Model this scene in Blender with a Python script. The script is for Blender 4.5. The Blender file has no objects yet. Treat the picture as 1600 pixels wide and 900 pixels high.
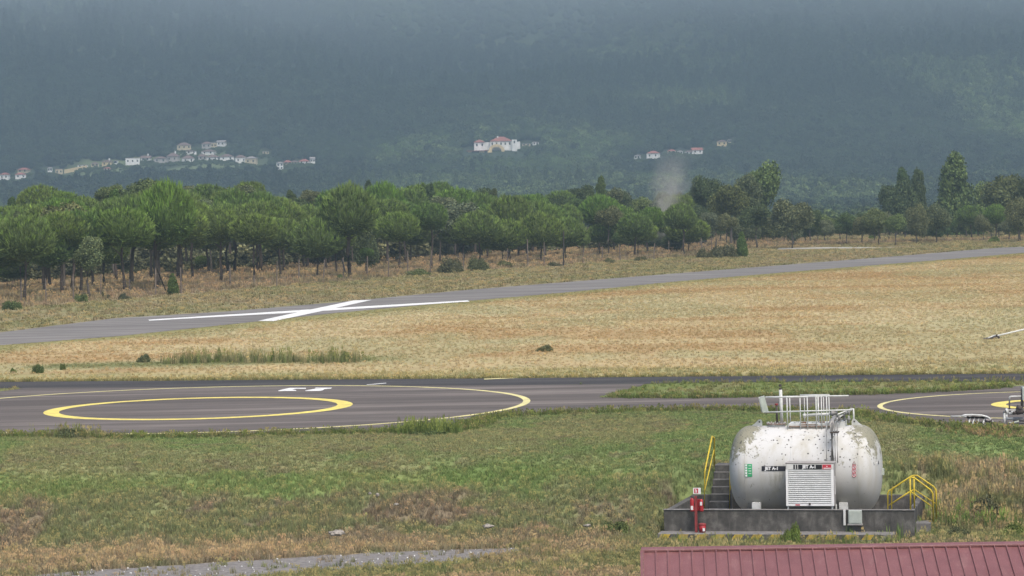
import bpy, bmesh, math, random
import numpy as np
from mathutils import Vector, Matrix
R = math.radians
random.seed(7)
rng = np.random.default_rng(11)
S = bpy.context.scene
COL = S.collection

# ------------------------------------------------------------------ camera
F = 4600.0; CAMZ = 9.0
pitch = math.atan(148 / F); roll = R(1.2)
fw = Vector((0, math.cos(pitch), -math.sin(pitch)))
r0 = Vector((1, 0, 0)); u0 = Vector((0, math.sin(pitch), math.cos(pitch)))
rt = r0 * math.cos(roll) - u0 * math.sin(roll)
up = r0 * math.sin(roll) + u0 * math.cos(roll)
cam = bpy.data.objects.new('camera', bpy.data.cameras.new('camera'))
COL.objects.link(cam)
m = Matrix.Identity(4)
for i in range(3):
    m[i][0] = rt[i]; m[i][1] = up[i]; m[i][2] = -fw[i]
m[2][3] = CAMZ
cam.matrix_world = m
cam.data.sensor_width = 36; cam.data.lens = 36 * F / 1600
cam.data.clip_start = 1; cam.data.clip_end = 20000
S.camera = cam

# ------------------------------------------------------------------ sky, sun, exposure
SUN_EL, SUN_AZ = 58.0, 155.0      # azimuth clockwise from +Y
w = bpy.data.worlds.new('World'); S.world = w; w.use_nodes = True
nt = w.node_tree; nt.nodes.clear()
sk = nt.nodes.new('ShaderNodeTexSky'); sk.sky_type = 'NISHITA'; sk.sun_disc = False
sk.sun_elevation = R(SUN_EL); sk.sun_rotation = R(SUN_AZ)
sk.air_density = 1.0; sk.dust_density = 4.0; sk.ozone_density = 1.0
bg = nt.nodes.new('ShaderNodeBackground'); bg.inputs[1].default_value = 0.128
wo = nt.nodes.new('ShaderNodeOutputWorld')
nt.links.new(sk.outputs[0], bg.inputs[0]); nt.links.new(bg.outputs[0], wo.inputs[0])
sl = bpy.data.lights.new('sun', 'SUN'); sl.energy = 2.0; sl.angle = R(32); sl.color = (1, 0.94, 0.86)
so = bpy.data.objects.new('sun', sl); COL.objects.link(so)
sd = Vector((math.sin(R(SUN_AZ)) * math.cos(R(SUN_EL)), math.cos(R(SUN_AZ)) * math.cos(R(SUN_EL)), math.sin(R(SUN_EL))))
so.rotation_euler = sd.to_track_quat('Z', 'Y').to_euler(); so.location = (0, -20, 60)
S.view_settings.view_transform = 'Standard'; S.view_settings.look = 'None'
S.view_settings.exposure = 0.75; S.view_settings.gamma = 1; S.view_settings.use_curve_mapping = False
S.cycles.use_denoising = True
S.cycles.max_bounces = 5; S.cycles.diffuse_bounces = 2; S.cycles.glossy_bounces = 2
S.cycles.transmission_bounces = 2; S.cycles.volume_bounces = 1; S.cycles.transparent_max_bounces = 4

# ------------------------------------------------------------------ helpers
def ray(px, py):
    return (fw * F + rt * (px - 800) - up * (py - 450)).normalized()
def onz(px, py, z=0.0):
    d = ray(px, py); t = (z - CAMZ) / d.z
    return Vector((d.x * t, d.y * t, z))
def ond(px, py, D):
    d = ray(px, py); t = D / d.y
    return Vector((d.x * t, D, CAMZ + d.z * t))
def proj(x, y, z):
    z = z - CAMZ
    a = x * fw.x + y * fw.y + z * fw.z
    b = x * rt.x + y * rt.y + z * rt.z
    c = x * up.x + y * up.y + z * up.z
    return 800 + F * b / a, 450 - F * c / a

def vnoise(x, y, seed=0):
    x = np.asarray(x, float); y = np.asarray(y, float)
    xi = np.floor(x); yi = np.floor(y); fx = x - xi; fy = y - yi
    fx = fx * fx * (3 - 2 * fx); fy = fy * fy * (3 - 2 * fy)
    def h(a, b):
        v = np.sin(a * 127.1 + b * 311.7 + seed * 74.7) * 43758.5453
        return v - np.floor(v)
    return (h(xi, yi) * (1 - fx) + h(xi + 1, yi) * fx) * (1 - fy) + (h(xi, yi + 1) * (1 - fx) + h(xi + 1, yi + 1) * fx) * fy
def fbm(x, y, seed=0, n=4):
    s = 0; a = 0.5; t = 0
    x = np.asarray(x, float); y = np.asarray(y, float)
    for i in range(n):
        s = s + a * vnoise(x, y, seed + i); t += a; a *= .55; x = x * 2.03 + 3.1; y = y * 2.03 + 1.7
    return s / t
def sstep(a, b, x):
    t = np.clip((np.asarray(x, float) - a) / (b - a), 0, 1); return t * t * (3 - 2 * t)

def newmat(name):
    mt = bpy.data.materials.new(name); mt.use_nodes = True
    n = mt.node_tree; b = n.nodes['Principled BSDF']
    return mt, n, b
def N(n, typ, **kw):
    o = n.nodes.new(typ)
    for k, v in kw.items(): setattr(o, k, v)
    return o
def L(n, a, b): n.links.new(a, b)
def ramp(n, fac, stops):
    r = N(n, 'ShaderNodeValToRGB'); e = r.color_ramp.elements
    while len(e) < len(stops): e.new(0.5)
    for i, (p, c) in enumerate(stops):
        e[i].position = p; e[i].color = (*c, 1) if len(c) == 3 else c
    L(n, fac, r.inputs[0]); return r.outputs[0]
def noise(n, scale, detail=4, rough=.55, vec=None, dist=0):
    t = N(n, 'ShaderNodeTexNoise'); t.inputs['Scale'].default_value = scale
    t.inputs['Detail'].default_value = detail; t.inputs['Roughness'].default_value = rough
    t.inputs['Distortion'].default_value = dist
    if vec is not None: L(n, vec, t.inputs['Vector'])
    return t.outputs[0]
def coords(n, kind='Object', scale=(1, 1, 1), rot=(0, 0, 0)):
    tc = N(n, 'ShaderNodeTexCoord'); mp = N(n, 'ShaderNodeMapping')
    mp.inputs['Scale'].default_value = scale; mp.inputs['Rotation'].default_value = rot
    L(n, tc.outputs[kind], mp.inputs[0]); return mp.outputs[0]
def mix(n, fac, a, b, mode='MIX'):
    x = N(n, 'ShaderNodeMix', data_type='RGBA', blend_type=mode)
    for s, v in ((x.inputs[0], fac), (x.inputs[6], a), (x.inputs[7], b)):
        if hasattr(v, 'is_linked') or isinstance(v, bpy.types.NodeSocket): L(n, v, s)
        else: s.default_value = v if isinstance(v, (int, float)) else (*v, 1)[:4]
    return x.outputs[2]
def bump(n, b, h, strength=.3, dist=.02):
    bp = N(n, 'ShaderNodeBump'); bp.inputs['Strength'].default_value = strength
    bp.inputs['Distance'].default_value = dist; L(n, h, bp.inputs['Height']); L(n, bp.outputs[0], b.inputs['Normal'])

def simple(name, c1, c2=None, scale=3, rough=.7, detail=5, metal=0, bmp=0, spec=.3):
    mt, n, b = newmat(name)
    b.inputs['Roughness'].default_value = rough; b.inputs['Metallic'].default_value = metal
    b.inputs['Specular IOR Level'].default_value = spec
    c2 = c2 or tuple(v * .75 for v in c1)
    v = coords(n)
    f = noise(n, scale, detail, .6, v)
    L(n, ramp(n, f, [(.32, c2), (.66, c1)]), b.inputs['Base Color'])
    if bmp: bump(n, b, noise(n, scale * 6, 4, .6, v), bmp, .02)
    return mt

# ------------------------------------------------------------------ materials
M = {}
M['yellow_paint'] = simple('yellow_paint', (.62, .47, .035), (.42, .30, .04), 5, .55)
M['road_yellow'] = simple('road_yellow', (.80, .69, .16), (.70, .58, .14), 1.2, .8)
M['road_yellow_thin'] = simple('road_yellow_thin', (.68, .62, .24), (.48, .44, .24), 1.2, .8)
M['road_white'] = simple('road_white', (.82, .82, .80), (.66, .66, .65), .6, .8)
M['white_metal'] = simple('white_metal', (.62, .63, .62), (.46, .47, .44), 4, .5)
M['grey_metal'] = simple('grey_metal', (.30, .30, .30), (.20, .19, .18), 5, .5, metal=.3)
M['grey_box'] = simple('grey_box', (.42, .46, .42), (.34, .37, .34), 4, .5)
M['cabinet'] = simple('cabinet', (.66, .66, .65), (.55, .55, .53), 3, .45)
M['cabinet_side'] = simple('cabinet_side', (.34, .33, .32), (.25, .23, .22), 4, .5)
M['slat'] = simple('slat', (.60, .61, .61), (.50, .51, .51), 4, .5)
M['black_plate'] = simple('black_plate', (.025, .025, .035), (.018, .018, .02), 3, .5)
M['white_letter'] = simple('white_letter', (.8, .8, .8), (.7, .7, .7), 3, .6)
M['red_paint'] = simple('red_paint', (.42, .028, .035), (.27, .022, .028), 8, .45)
M['red_dull'] = simple('red_dull', (.28, .05, .05), (.18, .035, .035), 8, .6)
M['red_sign'] = simple('red_sign', (.55, .05, .07), (.42, .04, .06), 8, .6)
M['green_sign'] = simple('green_sign', (.05, .38, .16), (.04, .30, .13), 8, .6)
M['pale_plate'] = simple('pale_plate', (.44, .48, .42), (.34, .38, .32), 4, .6)
M['rust'] = simple('rust', (.20, .11, .07), (.30, .27, .24), 9, .9)
M['dark_metal'] = simple('dark_metal', (.045, .042, .042), (.09, .07, .06), 9, .7)
M['bark'] = simple('bark', (.105, .082, .066), (.05, .038, .032), 3, .95, bmp=.6)
M['bark_pale'] = simple('bark_pale', (.17, .145, .12), (.09, .075, .065), 3, .95, bmp=.6)
M['post_wood'] = simple('post_wood', (.20, .165, .135), (.10, .082, .07), 3, .95)
M['dark_post'] = simple('dark_post', (.05, .045, .04), (.035, .03, .03), 3, .9)
M['wire'] = simple('wire', (.20, .19, .18), None, 3, .6, metal=.5)
M['stone'] = simple('stone', (.34, .31, .27), (.18, .16, .14), 4, .9, bmp=.5)
M['wall_white'] = simple('wall_white', (.78, .78, .76), (.62, .62, .60), .4, .8)
M['wall_beige'] = simple('wall_beige', (.52, .45, .30), (.42, .36, .25), .4, .85)
M['wall_yellow'] = simple('wall_yellow', (.62, .50, .28), (.50, .40, .23), .4, .85)
M['wall_grey'] = simple('wall_grey', (.42, .40, .38), (.30, .29, .28), .4, .9)
M['roof_red'] = simple('roof_red', (.30, .11, .085), (.21, .09, .075), .6, .85)
M['roof_brown'] = simple('roof_brown', (.17, .115, .10), (.12, .09, .08), .6, .85)
M['roof_grey'] = simple('roof_grey', (.30, .28, .27), (.22, .20, .20), .6, .85)
M['window_dark'] = simple('window_dark', (.03, .035, .04), None, 1, .2)

def mat_concrete():
    mt, n, b = newmat('old_concrete'); b.inputs['Roughness'].default_value = .92
    v = coords(n); v2 = coords(n, scale=(1, 1, .25))
    f1 = noise(n, 2.2, 7, .65, v); f2 = noise(n, 5, 6, .6, v2)
    c = ramp(n, f1, [(.3, (.038, .036, .034)), (.52, (.075, .071, .065)), (.72, (.16, .152, .14))])
    c = mix(n, ramp(n, f2, [(.5, (0, 0, 0)), (.72, (.5, .5, .5))]), c, (.20, .19, .175))
    g = noise(n, 34, 2, .5, v)
    c = mix(n, ramp(n, g, [(.63, (0, 0, 0)), (.70, (.6, .6, .6))]), c, (.03, .03, .03))
    L(n, c, b.inputs['Base Color']); bump(n, b, noise(n, 25, 5, .7, v), .5, .02)
    return mt
M['concrete'] = mat_concrete()
def mat_coping():
    mt, n, b = newmat('worn_concrete'); b.inputs['Roughness'].default_value = .92
    v = coords(n)
    L(n, ramp(n, noise(n, 5, 7, .65, v), [(.3, (.11, .105, .10)), (.6, (.20, .19, .18)), (.75, (.30, .29, .27))]), b.inputs['Base Color'])
    bump(n, b, noise(n, 25, 5, .7, v), .4, .02)
    return mt
M['coping'] = mat_coping()

def mat_asphalt(name, dark, mid, lite, rot, streak=.9):
    mt, n, b = newmat(name); b.inputs['Roughness'].default_value = .9; b.inputs['Specular IOR Level'].default_value = .12
    v1 = coords(n); v2 = coords(n, scale=(.035, .55, 1), rot=(0, 0, rot)); v3 = coords(n, scale=(.12, .3, 1), rot=(0, 0, rot + .3))
    f = noise(n, 1.0, 6, .6, v2); f2 = noise(n, 1, 5, .65, v3)
    c = ramp(n, f, [(.38, tuple(a * .88 for a in dark)), (.50, mid), (.62, tuple(a * 1.12 for a in lite))])
    c = mix(n, ramp(n, f2, [(.42, (0, 0, 0)), (.62, (.55, .55, .55))]), c, tuple(a * .82 + .012 for a in dark))
    c = mix(n, ramp(n, noise(n, .9, 3, .5, v1), [(.66, (0, 0, 0)), (.74, (.35, .35, .35))]), c, lite)
    c = mix(n, .12, c, ramp(n, noise(n, 40, 3, .6, v1), [(.3, (.03, .03, .03)), (.7, (.4, .4, .4))]))
    L(n, c, b.inputs['Base Color']); bump(n, b, noise(n, 60, 3, .6, v1), .25, .01)
    return mt
def mat_paint(name, c1, c2, under, wear=.62):
    mt, n, b = newmat(name); b.inputs['Roughness'].default_value = .85; b.inputs['Specular IOR Level'].default_value = .12
    v = coords(n); c = ramp(n, noise(n, 1.3, 5, .6, v), [(.35, c2), (.65, c1)])
    v2 = coords(n, scale=(.5, 2.2, 1)); k = ramp(n, noise(n, 3.0, 8, .75, v2), [(wear - .06, (0, 0, 0)), (wear + .03, (.75, .75, .75))])
    L(n, mix(n, k, c, under), b.inputs['Base Color']); return mt
M['road_yellow'] = mat_paint('road_yellow', (.78, .66, .17), (.60, .50, .15), (.16, .14, .11), .60)
M['road_yellow_thin'] = mat_paint('road_yellow_thin', (.74, .67, .30), (.55, .50, .26), (.14, .125, .11), .60)
M['road_white'] = mat_paint('road_white', (.78, .78, .76), (.62, .62, .60), (.22, .20, .18), .60)
M['apron'] = mat_asphalt('apron_asphalt', (.086, .070, .061), (.114, .094, .083), (.175, .150, .132), .12)
M['blacktop'] = mat_asphalt('black_asphalt', (.024, .022, .022), (.034, .031, .031), (.052, .047, .046), .03)
M['taxi'] = mat_asphalt('taxiway_asphalt', (.145, .132, .122), (.175, .162, .150), (.225, .21, .195), -1.2)
M['gravel'] = simple('gravel', (.24, .225, .21), (.13, .12, .115), 6, .95, 8, bmp=.8)
M['kerb_yellow'] = simple('kerb_yellow', (.55, .39, .045), (.25, .19, .07), 4, .8)
M['farlane'] = simple('pale_concrete', (.40, .385, .35), (.30, .29, .26), .5, .9)

def mat_vcol(name, rough=.9, var=.25, attr='col', atype='GEOMETRY', nscale=1.2):
    mt, n, b = newmat(name); b.inputs['Roughness'].default_value = rough
    b.inputs['Specular IOR Level'].default_value = .12
    a = N(n, 'ShaderNodeAttribute', attribute_name=attr, attribute_type=atype)
    return mt, n, b, a
def mat_ground():
    mt, n, b, a = mat_vcol('meadow_ground')
    v = coords(n)
    f = noise(n, 3.5, 8, .7, v); f2 = noise(n, .35, 5, .6, v)
    c = mix(n, 1.0, a.outputs['Color'], ramp(n, f, [(.25, (.80, .80, .78)), (.5, (.96, .96, .96)), (.75, (1.12, 1.11, 1.06))]), 'MULTIPLY')
    c = mix(n, 1.0, c, ramp(n, f2, [(.3, (.8, .82, .8)), (.7, (1.15, 1.13, 1.1))]), 'MULTIPLY')
    L(n, c, b.inputs['Base Color']); bump(n, b, f, .6, .08)
    return mt
M['ground'] = mat_ground()
def mat_grass():
    mt, n, b, a = mat_vcol('grass_blades', atype='INSTANCER')
    oi = N(n, 'ShaderNodeAttribute', attribute_name='tip', attribute_type='GEOMETRY')
    c = mix(n, 1.0, a.outputs['Color'], oi.outputs['Color'], 'MULTIPLY')
    L(n, c, b.inputs['Base Color'])
    return mt
M['grass'] = mat_grass()
def mat_leaf(name, inst=False, amt=.35):
    mt, n, b, a = mat_vcol(name)
    oi = N(n, 'ShaderNodeObjectInfo')
    if inst:
        ia = N(n, 'ShaderNodeAttribute', attribute_name='col', attribute_type='INSTANCER')
        a2 = N(n, 'ShaderNodeAttribute', attribute_name='tint', attribute_type='GEOMETRY')
        c = mix(n, 1.0, a2.outputs['Color'], ia.outputs['Color'], 'MULTIPLY')
    else:
        a.attribute_name = 'tint'
        r = ramp(n, oi.outputs['Random'], [(0, (.78, .86, .85)), (.35, (1, 1, 1)), (.7, (1.08, 1.02, .88)), (1, (.92, 1.1, .8))])
        c = mix(n, 1.0, a.outputs['Color'], r, 'MULTIPLY')
    L(n, c, b.inputs['Base Color'])
    return mt
M['leaf'] = mat_leaf('foliage'); M['hill_leaf'] = mat_leaf('hill_foliage', True)

def mat_tank():
    mt, n, b = newmat('weathered_shaded_white'); b.inputs['Roughness'].default_value = .6
    b.inputs['Specular IOR Level'].default_value = .25
    tc = N(n, 'ShaderNodeTexCoord'); o = tc.outputs['Object']
    sep = N(n, 'ShaderNodeSeparateXYZ'); L(n, o, sep.inputs[0])
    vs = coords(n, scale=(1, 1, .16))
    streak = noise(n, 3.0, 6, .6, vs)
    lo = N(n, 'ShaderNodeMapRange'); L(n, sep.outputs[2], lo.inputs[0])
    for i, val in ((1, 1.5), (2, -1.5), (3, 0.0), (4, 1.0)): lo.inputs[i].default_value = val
    base = mix(n, ramp(n, lo.outputs[0], [(.45, (0, 0, 0)), (.78, (.6, .6, .6)), (1, (.9, .9, .9))]), (.53, .53, .52), (.35, .335, .30))  # shading painted in: the white greys toward the tank's underside
    base = mix(n, ramp(n, streak, [(.46, (0, 0, 0)), (.70, (.8, .8, .8))]), base, (.42, .40, .34))
    # brown-green running stain under the lettering
    stain = noise(n, 5.5, 5, .65, vs)
    ax = N(n, 'ShaderNodeMapRange'); L(n, sep.outputs[0], ax.inputs[0])
    for i, val in ((1, -2.2), (2, .4), (3, 0.0), (4, 1.0)): ax.inputs[i].default_value = val
    win = ramp(n, ax.outputs[0], [(.3, (0, 0, 0)), (.5, (1, 1, 1)), (.8, (1, 1, 1)), (1, (0, 0, 0))])
    win2 = ramp(n, lo.outputs[0], [(.4, (0, 0, 0)), (.58, (1, 1, 1)), (.8, (0, 0, 0))])
    k = mix(n, 1.0, mix(n, 1.0, win, win2, 'MULTIPLY'), ramp(n, stain, [(.46, (0, 0, 0)), (.7, (1, 1, 1))]), 'MULTIPLY')
    base = mix(n, k, base, (.24, .23, .16))
    # flaking and lichen near the ends and along the crown
    ex = N(n, 'ShaderNodeMath', operation='ABSOLUTE'); L(n, sep.outputs[0], ex.inputs[0])
    endf = ramp(n, ex.outputs[0], [(.0, (0, 0, 0)), (1, (1, 1, 1))])
    e2 = N(n, 'ShaderNodeMapRange'); L(n, ex.outputs[0], e2.inputs[0]); e2.inputs[1].default_value = 1.1; e2.inputs[2].default_value = 2.2
    h2 = N(n, 'ShaderNodeMapRange'); L(n, sep.outputs[2], h2.inputs[0]); h2.inputs[1].default_value = .1; h2.inputs[2].default_value = 1.4
    lich = noise(n, 3.2, 8, .72, o, .4)
    sx = N(n, 'ShaderNodeMath', operation='MULTIPLY'); L(n, e2.outputs[0], sx.inputs[0]); L(n, h2.outputs[0], sx.inputs[1])
    s3 = N(n, 'ShaderNodeMath', operation='MULTIPLY'); L(n, sx.outputs[0], s3.inputs[0]); s3.inputs[1].default_value = .36
    lf = N(n, 'ShaderNodeMapRange'); L(n, sep.outputs[0], lf.inputs[0])
    for i, val in ((1, -1.3), (2, -2.0), (3, 0.0), (4, .12)): lf.inputs[i].default_value = val
    lh = N(n, 'ShaderNodeMath', operation='MULTIPLY'); L(n, lf.outputs[0], lh.inputs[0]); L(n, h2.outputs[0], lh.inputs[1])
    s5 = N(n, 'ShaderNodeMath', operation='ADD'); L(n, s3.outputs[0], s5.inputs[0]); L(n, lich, s5.inputs[1])
    s4 = N(n, 'ShaderNodeMath', operation='ADD'); L(n, s5.outputs[0], s4.inputs[0]); L(n, lh.outputs[0], s4.inputs[1])
    base = mix(n, ramp(n, s4.outputs[0], [(.64, (0, 0, 0)), (.70, (.9, .9, .9))]), base, (.21, .20, .135))
    # dark round spots
    vo = N(n, 'ShaderNodeTexVoronoi'); vo.inputs['Scale'].default_value = 7.0; vo.inputs['Randomness'].default_value = 1; L(n, o, vo.inputs['Vector'])
    spots = ramp(n, vo.outputs['Distance'], [(.17, (1, 1, 1)), (.24, (0, 0, 0))])
    msk = ramp(n, noise(n, 1.15, 3, .6, coords(n, scale=(1.6, 1, .55))), [(.46, (0, 0, 0)), (.52, (1, 1, 1))])
    hm = ramp(n, h2.outputs[0], [(0, (0, 0, 0)), (.15, (1, 1, 1))])
    k = mix(n, 1.0, mix(n, 1.0, spots, msk, 'MULTIPLY'), hm, 'MULTIPLY')
    base = mix(n, k, base, (.07, .065, .06))
    vo2 = N(n, 'ShaderNodeTexVoronoi'); vo2.inputs['Scale'].default_value = 13; L(n, o, vo2.inputs['Vector'])
    k = mix(n, 1.0, ramp(n, vo2.outputs['Distance'], [(.15, (1, 1, 1)), (.24, (0, 0, 0))]), ramp(n, s4.outputs[0], [(.56, (0, 0, 0)), (.62, (1, 1, 1))]), 'MULTIPLY')
    base = mix(n, k, base, (.06, .06, .055))
    L(n, base, b.inputs['Base Color'])
    return mt
M['tank'] = mat_tank()

def mat_roof():
    mt, n, b = newmat('red_sheet_metal'); b.inputs['Roughness'].default_value = .5
    v = coords(n); vs = coords(n, scale=(1, .15, 1))
    c = ramp(n, noise(n, 1.6, 6, .6, v), [(.3, (.145, .052, .052)), (.7, (.19, .074, .074))])
    c = mix(n, ramp(n, noise(n, 4, 5, .6, vs), [(.55, (0, 0, 0)), (.8, (.5, .5, .5))]), c, (.30, .17, .155))
    c = mix(n, ramp(n, noise(n, 50, 3, .6, v), [(.56, (0, 0, 0)), (.70, (.4, .4, .4))]), c, (.40, .30, .28))
    c = mix(n, ramp(n, noise(n, 7, 6, .7, v), [(.58, (0, 0, 0)), (.68, (.45, .45, .45))]), c, (.13, .075, .07))
    L(n, c, b.inputs['Base Color']); return mt
M['roof_sheet'] = mat_roof()

# ------------------------------------------------------------------ object helpers
def tag(o, label=None, cat=None, group=None, kind=None):
    if label: o['label'] = label
    if cat: o['category'] = cat
    if group: o['group'] = group
    if kind: o['kind'] = kind
    return o
def empty(name, loc=(0, 0, 0), rz=0, label=None, cat=None, group=None):
    o = bpy.data.objects.new(name, None); COL.objects.link(o)
    o.location = loc; o.rotation_euler = (0, 0, rz); o.empty_display_size = .3
    return tag(o, label, cat, group)
def npmesh(name, verts, faces, mat=None, smooth=False, cols=None, cname='col'):
    me = bpy.data.meshes.new(name)
    verts = np.asarray(verts, np.float32); faces = np.asarray(faces, np.int32)
    k = faces.shape[1]
    me.vertices.add(len(verts)); me.vertices.foreach_set('co', verts.ravel())
    me.loops.add(faces.size); me.loops.foreach_set('vertex_index', faces.ravel())
    me.polygons.add(len(faces)); me.polygons.foreach_set('loop_start', np.arange(0, faces.size, k, dtype=np.int32))
    if smooth: me.polygons.foreach_set('use_smooth', np.ones(len(faces), bool))
    me.update(calc_edges=True); me.validate()
    if cols is not None:
        at = me.attributes.new(cname, 'FLOAT_COLOR', 'POINT')
        c = np.ones((len(verts), 4), np.float32); c[:, :3] = cols
        at.data.foreach_set('color', c.ravel())
    if mat: me.materials.append(mat)
    return me
class MB:
    def __init__(s): s.bm = bmesh.new()
    def box(s, x0, x1, y0, y1, z0, z1):
        v = [s.bm.verts.new(c) for c in ((x0,y0,z0),(x1,y0,z0),(x1,y1,z0),(x0,y1,z0),(x0,y0,z1),(x1,y0,z1),(x1,y1,z1),(x0,y1,z1))]
        for f in ((0,3,2,1),(4,5,6,7),(0,1,5,4),(1,2,6,5),(2,3,7,6),(3,0,4,7)): s.bm.faces.new([v[i] for i in f])
        return s
    def prism(s, poly, z0, z1):
        n = len(poly); a = [s.bm.verts.new((p[0], p[1], z0)) for p in poly]; b = [s.bm.verts.new((p[0], p[1], z1)) for p in poly]
        s.bm.faces.new(a[::-1]); s.bm.faces.new(b)
        for i in range(n): s.bm.faces.new((a[i], a[(i+1) % n], b[(i+1) % n], b[i]))
        return s
    def quad(s, *pts):
        s.bm.faces.new([s.bm.verts.new(p) for p in pts]); return s
    def hexa(s, a, b):       # two quads of 4 points joined
        va = [s.bm.verts.new(p) for p in a]; vb = [s.bm.verts.new(p) for p in b]
        s.bm.faces.new(va[::-1]); s.bm.faces.new(vb)
        for i in range(4): s.bm.faces.new((va[i], va[(i+1) % 4], vb[(i+1) % 4], vb[i]))
        return s
    def tube(s, pts, r, seg=8, r1=None, cap=True):
        pts = [Vector(p) for p in pts]; rings = []
        for i, p in enumerate(pts):
            if i == 0: d = pts[1] - p
            elif i == len(pts) - 1: d = p - pts[i-1]
            else: d = (pts[i+1] - p).normalized() + (p - pts[i-1]).normalized()
            d.normalize()
            a = d.cross(Vector((0, 0, 1)));
            if a.length < .05: a = d.cross(Vector((0, 1, 0)))
            a.normalize(); b = d.cross(a)
            rr = r if r1 is None else r + (r1 - r) * i / (len(pts) - 1)
            if isinstance(r, (list, tuple)): rr = r[i]
            rings.append([s.bm.verts.new(p + (a * math.cos(t) + b * math.sin(t)) * rr) for t in [2 * math.pi * k / seg for k in range(seg)]])
        for i in range(len(rings) - 1):
            for k in range(seg): s.bm.faces.new((rings[i][k], rings[i][(k+1) % seg], rings[i+1][(k+1) % seg], rings[i+1][k]))
        if cap: s.bm.faces.new(rings[0][::-1]); s.bm.faces.new(rings[-1])
        return s
    def build(s, name, mat, parent=None, smooth=False, loc=None, bevel=0, label=None):
        bmesh.ops.recalc_face_normals(s.bm, faces=s.bm.faces)
        if bevel:
            bmesh.ops.bevel(s.bm, geom=list(s.bm.edges), offset=bevel, segments=1, affect='EDGES', profile=.5)
        me = bpy.data.meshes.new(name); s.bm.to_mesh(me); s.bm.free()
        me.materials.append(mat)
        if smooth: me.polygons.foreach_set('use_smooth', np.ones(len(me.polygons), bool))
        o = bpy.data.objects.new(name, me); COL.objects.link(o)
        if parent: o.parent = parent
        if loc: o.location = loc
        if label: o['label'] = label
        return o
def text_mesh(body, size, name, mat, parent, loc, rot, extrude=.004, align='CENTER', bold=.0):
    cu = bpy.data.curves.new('t', 'FONT'); cu.body = body; cu.size = size; cu.extrude = extrude; cu.offset = bold
    cu.align_x = align; cu.align_y = 'CENTER'
    ob = bpy.data.objects.new('t', cu); COL.objects.link(ob)
    dg = bpy.context.evaluated_depsgraph_get(); me = bpy.data.meshes.new_from_object(ob.evaluated_get(dg))
    bpy.data.objects.remove(ob); me.name = name; me.materials.clear(); me.materials.append(mat)
    o = bpy.data.objects.new(name, me); COL.objects.link(o); o.parent = parent; o.location = loc; o.rotation_euler = rot
    return o

# ------------------------------------------------------------------ terrain
pD = np.array([-400, 60, 86, 94.6, 96.3, 98.2, 100.2, 102.5, 105, 107.2, 108.6, 500], float)
pZ = np.array([-3.2, -2.7, -2.45, -2.34, -2.05, -1.5, -1.05, -.62, -.24, -.05, -.012, -.012])
TH = R(12)
U = Vector((math.cos(TH), -math.sin(TH), 0)); V = Vector((math.sin(TH), math.cos(TH), 0))
WT = -1.486                                   # top of the containment wall
O = onz(1037, 797, WT); O.z = 0
def loc_uv(x, y):
    dx = x - O.x; dy = y - O.y
    return dx * U.x + dy * U.y, dx * V.x + dy * V.y
_p = onz(1428, 797, WT); LB = 8.35
for _ in range(20):
    q = O + U * LB; qx, qy = proj(q.x, q.y, WT); LB += (1428 - qx) / 47.0
DB = 5.0
def H(x, y):
    x = np.asarray(x, float); y = np.asarray(y, float)
    yy = y + 1.2 * (fbm(x * .09, y * .05, 3) - .5) * sstep(90, 97, y) * sstep(107, 102, y)
    z = np.interp(yy, pD, pZ)
    k = sstep(94, 97, y) * sstep(107, 102, y)
    z = z + k * ((fbm(x * .55, y * .55, 5) - .5) * .75 + (fbm(x * 2.2, y * 2.2, 9) - .5) * .22)
    z = z + sstep(108, 100, y) * (fbm(x * 1.3, y * 1.3, 15) - .5) * .06
    # pit of the fuel tank enclosure
    u, v = loc_uv(x, y)
    inside = sstep(-.35, -.05, u) * sstep(LB + .5, LB + .1, u) * sstep(-1.6, -1.2, v) * sstep(DB + .1, DB - .15, v)
    z = z * (1 - inside) + np.minimum(z, -2.38) * inside
    k2 = sstep(-1.2, 0, u) * sstep(LB + 1.5, LB + .3, u) * sstep(DB - .3, DB, v) * sstep(DB + 2.6, DB + 1.3, v)
    z = z * (1 - k2) + k2 * np.interp(v, [DB - .3, DB + .1, DB + .6, DB + 2.6], [-1.56, -1.54, -.75, -.50])
    return z
hD = np.array([400, 520, 800, 1100, 1500, 1750, 1900, 2000, 2100, 2200, 2400, 2700, 3000, 3400, 3800], float)
hZ = np.array([-.5, -4.5, -6, -6, -1, 9, 21, 33, 51, 76, 124, 205, 290, 380, 430], float)
def HH(x, y):
    x = np.asarray(x, float); y = np.asarray(y, float)
    a = fbm(x * .0022, y * .0016, 31, 4) - .5
    k = sstep(2060, 2500, y)
    yy = y + a * 520 * k + 40 * (fbm(x * .008, y * .006, 37, 3) - .5) * sstep(1500, 1700, y)
    z = np.interp(yy, hD, hZ) + 16 * (fbm(x * .006, y * .003, 45, 3) - .5) * sstep(1900, 2250, y)
    z = z + (fbm(x * .012, y * .012, 41, 3) - .5) * 3 * sstep(480, 700, y)
    return z
def on_hill(px, py):
    d = ray(px, py)
    t = 600.0
    while t < 3500:
        p = Vector((0, 0, CAMZ)) + d * t
        if p.z <= float(HH(p.x, p.y)): break
        t += 3
    return Vector((p.x, p.y, float(HH(p.x, p.y))))

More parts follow.
